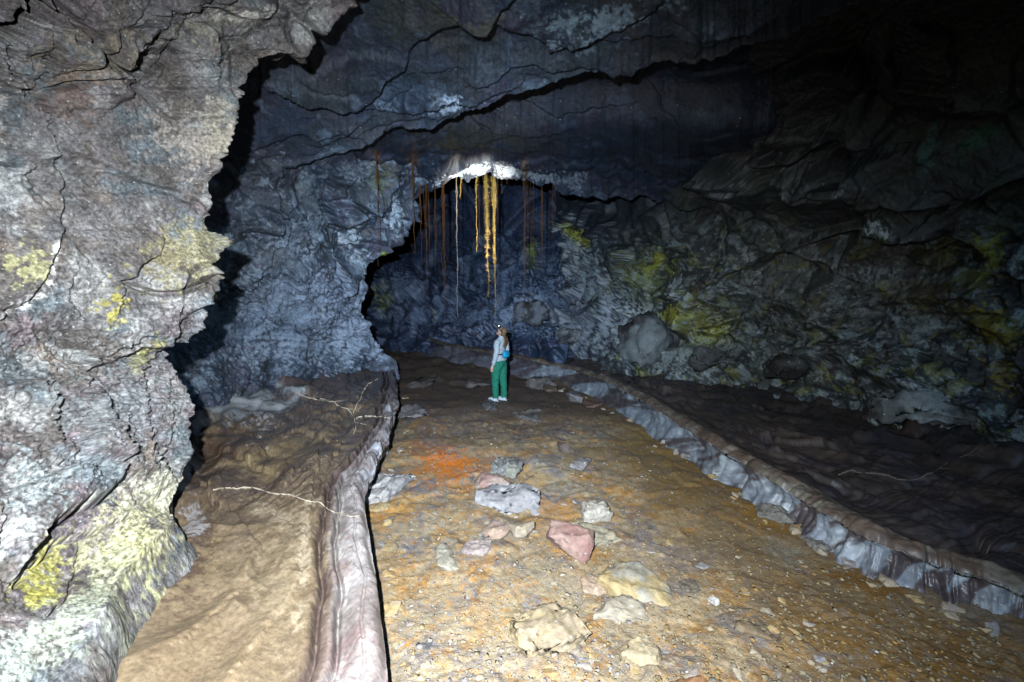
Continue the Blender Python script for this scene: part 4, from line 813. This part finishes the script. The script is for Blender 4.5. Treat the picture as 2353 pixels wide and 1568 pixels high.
for side, pts in (('streaked right levee', RL), ('pale left levee', LL)):
    for (x, y) in pts:
        for _ in range(2):
            xx = x + rub.uniform(-26, 14) if side[0] == 's' else x + rub.uniform(2, 26); p = hit(xx, y + rub.uniform(-4, 12))
            if p.z > .2 + .055 * max(0, p.y - 11.5): continue
            ki = rub.randrange(6); o = bpy.data.objects.new('rubble_stone', stone_me[ki]); COL.objects.link(o); sz = rub.uniform(.07, .22); o.location = p + Vector((0, 0, .02 * sz)); o.scale = (sz, sz * rub.uniform(.7, 1.1), sz * rub.uniform(.6, 1)); o.rotation_euler = (rub.uniform(-.4, .4), rub.uniform(-.4, .4), rub.uniform(0, 6.28))
            tag(o, 'broken %s stone lying at the foot of the %s' % (TONE[ki], side), 'stone', '%s rubble along the %s' % (TONE[ki], side))
def gravel(n):
    V, F, C = [], [], []; base = 0; tmpl = []
    for k in range(8):
        bm = bmesh.new(); rd = random.Random(900 + k)
        for _ in range(9): bm.verts.new(Vector((rd.gauss(0, 1), rd.gauss(0, 1), rd.gauss(0, .7))).normalized() * rd.uniform(.42, .55))
        bmesh.ops.convex_hull(bm, input=bm.verts); bmesh.ops.triangulate(bm, faces=bm.faces); bm.verts.index_update()
        tmpl.append((np.array([v.co[:] for v in bm.verts]), np.array([[v.index for v in f.verts] for f in bm.faces]))); bm.free()
    pal = np.array([(.30, .27, .24), (.36, .29, .19), (.38, .28, .15), (.26, .25, .24), (.29, .25, .23), (.42, .26, .10), (.42, .36, .27), (.36, .30, .22)])
    for k, (x, p, rd) in enumerate(floor_spots(n, 860, 2300, 930, 1640, 8, False)):
        p = np.array(p); sz = min(.09, rd.uniform(.012, .034) * (1 + 1.2 * rd.random() ** 4)); tv, tf = tmpl[k % 8]; a = rd.uniform(0, 6.28)
        q = tv * np.array([sz, sz * rd.uniform(.7, 1), sz * rd.uniform(.45, .8)]); q = np.stack([q[:, 0] * math.cos(a) - q[:, 1] * math.sin(a), q[:, 0] * math.sin(a) + q[:, 1] * math.cos(a), q[:, 2]], -1)
        V.append(q + p + [0, 0, sz * .05]); F.append(tf + base); base += len(tv)
        c = pal[rd.randrange(8)] * rd.uniform(.7, 1.0)
        if x > 1500: c = c * np.array([.75, .7, .55])  # dimness of the right side painted into the gravel too
        C.append(np.tile(c, (len(tv), 1)))
    o = mesh_np('gravel', np.concatenate(V), np.concatenate(F), M_rock, np.concatenate(C), smooth=False)
    tag(o, 'fine ochre and grey gravel strewn over the channel floor', 'gravel', None, 'stuff')
gravel(3200)

# ------------------------------------------------------------------ roots
def tube(V, F, pts, rad, sides=5):
    pts = np.asarray(pts, float); n = len(pts); b = len(V); T = np.gradient(pts, axis=0)
    rad = np.broadcast_to(np.asarray(rad, float), (n,))
    for k in range(n):
        t = T[k] / (np.linalg.norm(T[k]) + 1e-9); a = np.cross(t, [0, 1, 0.01]) if abs(t[1]) < .9 else np.cross(t, [1, 0, 0]); a /= np.linalg.norm(a) + 1e-9; c = np.cross(t, a)
        for j in range(sides):
            an = 2 * math.pi * j / sides; V.append(pts[k] + rad[k] * (math.cos(an) * a + math.sin(an) * c))
    for k in range(n - 1):
        for j in range(sides):
            p = b + k * sides + j; q = b + k * sides + (j + 1) % sides; F.append((p, q, q + sides, p + sides))
M_root_dim = plain_material('dim_root', (.13, .055, .018), .7, .2, .25, 30)  # root colour darkened to paint the dimmer roots
M_root_lit = plain_material('lit_root', (.62, .40, .10), .6, .25, .2, 30)  # headlamp brightness painted in as gold, for the roots it reaches
M_root_pale = plain_material('pale_root', (.50, .41, .30), .7, .2, .15, 30)
M_root_brown = plain_material('brown_root', (.13, .10, .08), .75, .2, .25, 30)
def hanging_root(label, vx, vy0, vy1, d, mat, strands=1, spread=.01, r=.005, hairs=0, hair=.06, drift=0, group=None, bush=None, seed=1):
    rd = random.Random(seed * 13 + 5); top = Vector(unproj(vx, vy0, d)); zb = Vector(unproj(vx + drift, vy1, d)); L = top.z - zb.z
    root = bpy.data.objects.new('hanging_root', None); COL.objects.link(root); root.location = top; root.empty_display_size = .1
    tag(root, label, 'root', group)
    hp = []
    for s_ in range(strands):
        V, F = [], []
        a0, r0 = rd.uniform(0, 6.28), spread * math.sqrt(rd.random()) if strands > 1 else 0
        ln = L * (1 if s_ == 0 else rd.uniform(.15, .9)); n = max(12, int(ln / .06)); pts = []
        wx, wy = rd.uniform(0, 50), rd.uniform(0, 50)
        for k in range(n + 1):
            t = k / n; z = -ln * t; tl = -z / L
            fl = (1.0 - .6 * tl) if bush is None else (.45 + .9 * math.exp(-((tl - bush) / .12) ** 2))
            ax = a0 + 1.5 * t
            x = r0 * fl * math.cos(ax) + (zb.x - top.x) * tl + .022 * (strands > 1) * mn.noise(Vector((wx, z * 5, 0))) + .022 * mn.noise(Vector((wx, z * 1.3, 3))) + .006 * mn.noise(Vector((wx, z * 11, 5)))
            y = r0 * fl * math.sin(ax) + .014 * (strands > 1) * mn.noise(Vector((wy, z * 4, 7)))
            pts.append((x, y, z + (.18 if k == 0 else 0)))
        tube(V, F, pts, np.linspace(r, r * .4, len(pts)) * np.array([1 + .45 * mn.noise(Vector((wx, p_[2] * 7, 9))) for p_ in pts]), 4); hp.append(pts)
        mesh_np('strand', np.array(V), np.array(F), mat, parent=root)
    if hairs:
        V, F = [], []
        for _ in range(hairs):
            pts = rd.choice(hp); p = np.array(pts[rd.randrange(2, len(pts))]); a = rd.uniform(0, 6.28); l = hair * rd.uniform(.4, 1.2)
            q = p + np.array([math.cos(a) * l * .8, math.sin(a) * l * .8, rd.uniform(-.9, .5) * l]); m = (p + q) / 2 + np.array([0, 0, .1 * l])
            tube(V, F, [p, m, q], [r * .5, r * .4, r * .2], 3)
        h = mesh_np('root_hair', np.array(V), np.array(F), mat, parent=root); h['kind'] = 'stuff'
    return root
GR = 'thin brown roots hanging from the dark ceiling'
hanging_root('thickest golden root with bristling hairs, lit by the headlamp above the person', 1116, 398, 684, 10.25, M_root_lit, 10, .030, .0048, 900, .075, 6, seed=1)
hanging_root('long golden root bundle next to the bristling root, thick only at its top', 1134, 396, 724, 10.35, M_root_lit, 12, .042, .0048, 700, .05, 2, bush=.12, seed=2)
hanging_root('single straight golden root left of the two bright bundles', 1095, 400, 577, 10.25, M_root_lit, 2, .012, .008, 60, .04, seed=3)
hanging_root('very short yellow root tuft under the bright crust', 1057, 408, 455, 10.2, M_root_lit, 3, .03, .006, 20, .04, seed=4)
hanging_root('long thin pale root hanging beside the short yellow tuft', 1048, 410, 730, 10.2, M_root_pale, 2, .01, .0065, 20, .05, seed=5)
hanging_root('bushy reddish brown root with a frayed middle', 1019, 436, 704, 10.1, M_root_dim, 8, .05, .006, 200, .08, bush=.62, seed=6)
hanging_root('thin orange root hanging beside the bushy reddish brown root', 999, 415, 622, 10.1, M_root_dim, 2, .012, .006, 20, .04, seed=7)
hanging_root('group of fine roots ending in one thread near the rock edge', 980, 420, 694, 10.05, M_root_dim, 5, .07, .005, 80, .05, seed=8)
hanging_root('rusty root pair hanging along the dark rock edge', 966, 430, 602, 10.0, M_root_dim, 4, .03, .006, 60, .05, seed=9)
hanging_root('straight rust coloured root in front of the left wall edge', 947, 352, 582, 9.3, M_root_dim, 4, .022, .007, 80, .05, seed=10)
hanging_root('forked rust coloured root hanging in front of the left wall', 865, 368, 612, 8.6, M_root_dim, 4, .028, .006, 90, .06, bush=.85, seed=11)
hanging_root('stout rusty root tapering to a long thread right of the crust', 1206, 376, 727, 10.3, M_root_dim, 4, .03, .006, 90, .05, bush=.12, seed=12)
for k, (x, a, b) in enumerate([(1213, 420, 540), (1219, 424, 716), (1226, 425, 530), (1143, 395, 512), (1152, 392, 440), (1165, 396, 424), (1100, 404, 560), (1270, 430, 549), (1275, 432, 500), (1062, 410, 436), (974, 432, 520)]):
    ln_ = 'very short' if b - a < 50 else 'short' if b - a < 100 else 'long' if b - a > 200 else 'medium long'; sd_ = 'before the stout rusty root' if x < 1180 else 'beyond the stout rusty root'
    hanging_root('%s fine root thread hanging from the ceiling lip %s' % (ln_, sd_), x, a, b, 10.3 if x < 1180 else 10.45, M_root_dim, 1, .01, .0045, 12, .04, group='%s root threads %s' % (ln_, sd_), seed=30 + k)
hanging_root('brown root with a brush like tip, far right of the bright bundles', 1246, 424, 622, 10.5, M_root_dim, 3, .016, .006, 90, .05, bush=.95, seed=13)
hanging_root('lone brown thread hanging from the dim ceiling over the right bench', 1777, 90, 245, 5.8, M_root_brown, 1, .01, .004, 10, .03, seed=14)

def ground_root(label, pts, mat, r, seed=1, lift=.6):
    p = smooth_path([(x, y) for x, y in pts], len(pts) * 9); rd = random.Random(seed)
    p[:, 1] += n1d(np.arange(len(p)) * 4.0, 40, 5, seed); p[:, 0] += n1d(np.arange(len(p)) * 4.0, 30, 3, seed + 40); Q = [np.array(hit(*q)) + [0, 0, r * lift] for q in p]
    V, F = [], []; rr = np.linspace(r, r * .45, len(Q)) * (1 + .35 * np.array([mn.noise(Vector((seed * 3.1, k * .7, 0))) for k in range(len(Q))])); tube(V, F, Q, rr, 6)
    for k in range(4, len(Q) - 4, 7):      # side rootlets
        a = rd.uniform(-1, 1) * 26; e = [np.array(hit(p[k, 0] + (p[k + 1, 0] - p[k, 0]) * j * 2 + a * j / 4, p[k, 1] + abs(a) * .25 * j / 4 * rd.choice((-1, 1)))) + [0, 0, r * .2] for j in range(5)]
        if max(np.linalg.norm(np.diff(np.array(e), axis=0), axis=1)) < .25: tube(V, F, e, np.linspace(r * .4, r * .12, 5), 5)
    o = mesh_np('ground_root', np.array(V), np.array(F), mat); return tag(o, label, 'root')
ground_root('pale thin root crossing the smooth brown bench to the levee', [(488, 1127), (530, 1122), (564, 1121), (615, 1130), (640, 1136), (681, 1143), (733, 1155), (758, 1175), (782, 1188), (815, 1188), (832, 1182)], M_root_pale, .009, 1)
ground_root('whitish root curling down from the dark lava lumps', [(680, 903), (697, 914), (735, 918), (769, 926), (800, 944), (813, 960), (818, 985), (812, 1000)], M_root_pale, .013, 2)
ground_root('short level root reaching the levee rim', [(818, 962), (840, 958), (862, 957), (885, 960), (898, 966)], M_root_pale, .012, 3)
ground_root('dull root running along the dark end of the left bench', [(872, 868), (850, 880), (838, 892), (828, 915), (818, 940), (812, 956)], M_root_pale, .013, 4)
ground_root('greyish root trailing over the dark glossy bench', [(1922, 1092), (1960, 1086), (2010, 1092), (2072, 1102), (2110, 1106), (2140, 1082), (2190, 1060), (2238, 1040), (2268, 1000), (2282, 950), (2290, 930)], M_root_brown, .011, 5)

# ------------------------------------------------------------------ the person
M_skin = plain_material('skin', (.5, .30, .22), .55, .3, .05, 20)
M_jacket = plain_material('grey_fleece', (.36, .40, .42), .9, .1, .05, 120)
M_trouser = plain_material('green_cloth', (.018, .15, .095), .85, .15, .08, 150)
M_hair = plain_material('brown_hair', (.13, .078, .04), .5, .3, .3, 60)
M_shoe = plain_material('white_shoe', (.5, .52, .54), .5, .3, .05, 30)
M_bag = plain_material('blue_bag', (.01, .27, .46), .6, .3, .1, 30)
M_black = plain_material('black_webbing', (.02, .02, .025), .6, .3, .1, 30)
M_lens = plain_material('lit_lens', (.9, .95, 1), .3, .4, 0, 10, emit=((.9, .96, 1), 30))
def loft(bm, rings, seg=20):
    """rings: (centre, half width x, half width y, tilt about y)"""
    prev = None
    for (c, rx, ry, tl) in rings:
        ct, st = math.cos(tl), math.sin(tl); vs = []
        for j in range(seg):
            a = 2 * math.pi * j / seg; x, y = rx * math.cos(a), ry * math.sin(a)
            vs.append(bm.verts.new((c[0] + x * ct, c[1] + y, c[2] - x * st)))
        if prev:
            for j in range(seg): bm.faces.new((prev[j], prev[(j + 1) % seg], vs[(j + 1) % seg], vs[j]))
        else: bm.faces.new(vs[::-1])
        prev = vs
    bm.faces.new(prev)
def limb(bm, pts, rad, seg=14):
    P = [Vector(p) for p in pts]; prev = None
    for k, p in enumerate(P):
        t = ((P[min(k + 1, len(P) - 1)] - P[max(k - 1, 0)])).normalized(); a = t.cross(Vector((1, 0, 0))) if abs(t.x) < .9 else t.cross(Vector((0, 1, 0))); a.normalize(); b = t.cross(a)
        vs = [bm.verts.new(p + rad[k] * (math.cos(2 * math.pi * j / seg) * a + math.sin(2 * math.pi * j / seg) * b)) for j in range(seg)]
        if prev:
            for j in range(seg): bm.faces.new((prev[j], prev[(j + 1) % seg], vs[(j + 1) % seg], vs[j]))
        else: bm.faces.new(vs[::-1])
        prev = vs
    bm.faces.new(prev)
def ball(bm, c, r, rot=0, seg=18):
    M = Matrix.Translation(c) @ Matrix.Rotation(rot, 4, 'Y') @ Matrix.Diagonal((*r, 1)); bmesh.ops.create_uvsphere(bm, u_segments=seg, v_segments=seg // 2 + 2, radius=1, matrix=M)
WORK = bpy.data.scenes.new('workbench')      # an empty scene in which the remeshing is evaluated quickly
def finish(name, bm, mat, parent, voxel=.008, smooth=4):
    bmesh.ops.recalc_face_normals(bm, faces=bm.faces); me = bpy.data.meshes.new(name); bm.to_mesh(me); bm.free(); o = bpy.data.objects.new(name, me)
    if voxel:
        WORK.collection.objects.link(o)
        m = o.modifiers.new('r', 'REMESH'); m.mode = 'VOXEL'; m.voxel_size = voxel
        if smooth: q = o.modifiers.new('s', 'SMOOTH'); q.iterations = smooth; q.factor = .5
        with bpy.context.temp_override(scene=WORK, view_layer=WORK.view_layers[0]):
            dg = bpy.context.evaluated_depsgraph_get(); me2 = bpy.data.meshes.new_from_object(o.evaluated_get(dg))
        o.modifiers.clear(); o.data = me2; bpy.data.meshes.remove(me); WORK.collection.objects.unlink(o)
    COL.objects.link(o)
    if name in ('jacket', 'trousers'):      # cloth folds
        nn_ = [v.normal.copy() for v in o.data.vertices]
        for v, nv_ in zip(o.data.vertices, nn_):
            c_ = v.co.copy(); v.co = c_ + nv_ * (.011 * mn.noise(Vector((c_.x * 9, c_.y * 9, c_.z * 16))) + .006 * mn.noise(Vector((c_.x * 20, c_.y * 20, c_.z * 34))))
    for p in o.data.polygons: p.use_smooth = True
    o.data.materials.clear(); o.data.materials.append(mat); o.parent = parent; return o
PF = hit(1147, 921); PERSON = bpy.data.objects.new('person', None); COL.objects.link(PERSON); PERSON.location = PF; PERSON.rotation_euler = (0, 0, R(152)); PERSON.empty_display_size = .2
tag(PERSON, 'standing person in grey jacket and green trousers looking up at the roots', 'person')
HEAD = Vector((-.075, 0, 1.575)); HT = -.62      # head thrown back
def hd(x, y, z):     # head space: x forward, z up, tilted back
    return HEAD + Matrix.Rotation(HT, 3, 'Y') @ Vector((x, y, z))
feet = {1: (.05, .085), -1: (-.07, -.10)}
def legs_rings(s, e=0.0):
    fx, fy = feet[s]
    return [((fx * .1, s * .085, .90), .105 + e, .095 + e, 0), ((fx * .3 - .005, s * .09, .78), .098 + e, .09 + e, 0), ((fx * .6 + .005, s * .09, .62), .08 + e, .075 + e, 0), ((fx * .8 + .01, s * .092, .47), .066 + e, .062 + e, 0), ((fx * .9 - .005, s * .095, .32), .060 + e, .056 + e, 0), ((fx - .005, fy, .10), .04 + e, .038 + e, 0)]
def arm_pts(s): return [(-.055, s * .155, 1.375), (-.065, s * .21, 1.30), (-.07, s * .235, 1.13), (-.035, s * .245, 1.00), (.02, s * .235, .86), (.03, s * .232, .83)]
TOR = [((-.005, 0, .84), .115, .165, 0), ((-.012, 0, .93), .118, .165, 0), ((.0, 0, 1.03), .095, .135, 0), ((-.01, 0, 1.15), .102, .142, -.05), ((-.03, 0, 1.27), .108, .165, -.1), ((-.05, 0, 1.36), .09, .165, -.15), ((-.06, 0, 1.41), .06, .09, -.2), ((-.068, 0, 1.46), .048, .05, -.25)]
def person_body():
    bm = bmesh.new(); loft(bm, TOR + [((-.07, 0, 1.52), .048, .048, -.3)])
    for s in (1, -1):
        loft(bm, [(c, a, b, t) for c, a, b, t in legs_rings(s)]); fx, fy = feet[s]
        limb(bm, [(fx, fy, .12), (fx - .02, fy, .05), (fx + .06, fy, .04), (fx + .15, fy, .03)], [.04, .042, .04, .025])
        limb(bm, arm_pts(s), [.055, .052, .045, .04, .028, .026])
        # hand: palm, four fingers and a thumb, slightly curled
        w0 = Vector((.03, s * .232, .84)); limb(bm, [w0, w0 + Vector((.012, 0, -.04)), w0 + Vector((.022, 0, -.085))], [.026, .036, .034])
        for k, ln in enumerate((.062, .072, .068, .054)):
            y = (k - 1.5) * .0; x = (1.5 - k) * .019; b = w0 + Vector((.022 + x, 0, -.085)); limb(bm, [b, b + Vector((.006, -s * .004, -ln * .5)), b + Vector((.004, -s * .016, -ln))], [.0095, .009, .007], 8)
        b = w0 + Vector((.04, -s * .005, -.035)); limb(bm, [b, b + Vector((.022, -s * .008, -.03)), b + Vector((.024, -s * .014, -.06))], [.012, .0105, .008], 8)
    ball(bm, hd(0, 0, 0), (.092, .072, .115), HT); ball(bm, hd(.028, 0, -.055), (.062, .056, .062), HT)   # skull and jaw
    limb(bm, [hd(.085, 0, .01), hd(.105, 0, -.02), hd(.092, 0, -.035)], [.009, .015, .012], 8)               # nose
    ball(bm, hd(.084, 0, -.062), (.012, .024, .008), HT, 10); ball(bm, hd(.083, 0, -.076), (.012, .02, .008), HT, 10); ball(bm, hd(.078, 0, -.105), (.022, .022, .02), HT, 10)   # lips, chin
    for s in (1, -1):
        ball(bm, hd(.078, s * .032, .012), (.014, .016, .012), HT, 10); ball(bm, hd(-.005, s * .074, -.01), (.022, .010, .034), HT, 10)      # eyelids, ears
    return finish('body', bm, M_skin, PERSON, .0065, 3)
person_body()
for s in (1, -1):
    bm = bmesh.new(); ball(bm, hd(.087, s * .032, .012), (.007, .010, .006), HT, 10); finish('eye', bm, M_black, PERSON, 0)
bm = bmesh.new(); loft(bm, [(c, a + .018, b + .018, t) for c, a, b, t in TOR[1:6]] + [((-.06, 0, 1.41), .085, .11, -.2), ((-.065, 0, 1.445), .066, .068, -.25), ((-.068, 0, 1.48), .064, .066, -.25)])
for s in (1, -1): limb(bm, arm_pts(s)[:5], [.075, .070, .060, .054, .043])
JK = finish('jacket', bm, M_jacket, PERSON, .009, 5)
bm = bmesh.new(); loft(bm, [((-.065, 0, 1.455), .069, .071, -.25), ((-.07, 0, 1.475), .071, .073, -.25), ((-.07, 0, 1.495), .066, .069, -.25)]); finish('collar', bm, M_jacket, JK, .008, 2)
bm = bmesh.new(); loft(bm, [((-.012, 0, .80), .125, .17, 0), ((-.018, 0, .88), .132, .175, 0), ((-.005, 0, .96), .118, .16, 0), ((0, 0, 1.0), .108, .15, 0)])
ball(bm, (-.085, .065, .86), (.06, .075, .085)); ball(bm, (-.085, -.065, .86), (.06, .075, .085))
for s in (1, -1):
    L_ = legs_rings(s, .022); fx, fy = feet[s]; L_[-1] = ((fx - .005, fy, .07), .072, .066, 0); L_[-2] = ((fx * .9 - .005, s * .095, .32), .078, .074, 0); loft(bm, L_)
finish('trousers', bm, M_trouser, PERSON, .009, 5)
for s in (1, -1):
    bm = bmesh.new(); fx, fy = feet[s]; limb(bm, [(fx - .05, fy, .05), (fx, fy, .052), (fx + .08, fy, .045), (fx + .17, fy, .038)], [.04, .05, .046, .032]); loft(bm, [((fx + .05, fy, .0), .135, .046, 0), ((fx + .05, fy, .022), .135, .046, 0)])
    finish('shoe', bm, M_shoe, PERSON, .008, 2)
bm = bmesh.new(); ball(bm, hd(-.022, 0, .022), (.090, .081, .112), HT); ball(bm, hd(-.07, 0, -.02), (.05, .066, .07), HT); HR = finish('hair', bm, M_hair, PERSON, .008, 2)
bm = bmesh.new()
for k in range(9):
    a = (k - 4) * .007; limb(bm, [hd(-.10, a, -.01), hd(-.135, a * 1.5, -.045), Vector((-.185, a * 2.2 + .01, 1.44)), Vector((-.195, a * 2.6 + .02, 1.34)), Vector((-.185 + abs(a), a * 2.4 + .025, 1.25)), Vector((-.175, a * 1.5 + .03, 1.18 + 2 * abs(a)))], [.014, .017, .016, .015, .012, .004], 7)
finish('ponytail', bm, M_hair, HR, .006, 1)
# bag worn on the lower back
bm = bmesh.new(); loft(bm, [((-.175, 0, 1.0), .035, .085, 0), ((-.185, 0, 1.03), .06, .12, 0), ((-.185, 0, 1.09), .065, .13, 0), ((-.175, 0, 1.14), .045, .115, 0), ((-.165, 0, 1.16), .02, .09, 0)])
BAG = bpy.data.objects.new('waist_bag', None); COL.objects.link(BAG); BAG.location = PF; BAG.rotation_euler = PERSON.rotation_euler; tag(BAG, 'bright blue waist bag worn on the back of the grey jacket', 'bag')
finish('pouch', bm, M_bag, BAG, .008, 4)
bm = bmesh.new(); loft(bm, [((-.008, 0, 1.055), .126, .168, .1), ((-.008, 0, 1.085), .126, .168, .1)], 28); finish('belt', bm, M_black, BAG, 0)
bm = bmesh.new(); limb(bm, [(-.255, -.10, 1.10), (-.262, 0, 1.11), (-.255, .10, 1.10)], [.004] * 3, 6); finish('zip', bm, M_black, BAG, 0)
# headlamp
HL = bpy.data.objects.new('headlamp', None); COL.objects.link(HL); HL.location = PF; HL.rotation_euler = PERSON.rotation_euler; tag(HL, 'lit headlamp on a dark strap round the head of the person', 'headlamp')
bm = bmesh.new(); prev = None
for k in range(33):
    a = 2 * math.pi * k / 32; c = hd(.006 + .101 * math.cos(a), .088 * math.sin(a), .042 + .012 * math.cos(a)); up = (Matrix.Rotation(HT, 3, 'Y') @ Vector((0, 0, .011))); vs = [bm.verts.new(c - up), bm.verts.new(c + up)]
    if prev: bm.faces.new((prev[0], vs[0], vs[1], prev[1]))
    prev = vs
bmesh.ops.solidify(bm, geom=bm.faces, thickness=.003); finish('strap', bm, M_black, HL, 0)
bm = bmesh.new(); bmesh.ops.create_cube(bm, size=1, matrix=Matrix.Translation(hd(.115, 0, .055)) @ Matrix.Rotation(HT, 4, 'Y') @ Matrix.Diagonal((.035, .06, .042, 1))); bmesh.ops.bevel(bm, geom=list(bm.edges), offset=.006, segments=2, affect='EDGES'); finish('housing', bm, M_black, HL, 0)
bm = bmesh.new(); ball(bm, hd(.134, 0, .055), (.006, .022, .018), HT); finish('lens', bm, M_lens, HL, 0)
bpy.data.scenes.remove(WORK)
lp = Matrix.Translation(PF) @ Matrix.Rotation(R(152), 4, 'Z') @ hd(.16, 0, .062)
spot('headlamp_light', tuple(lp), tuple(unproj(1095, 400, 10.15)), 2200, 33, .8, (1.0, .95, .84), .012)
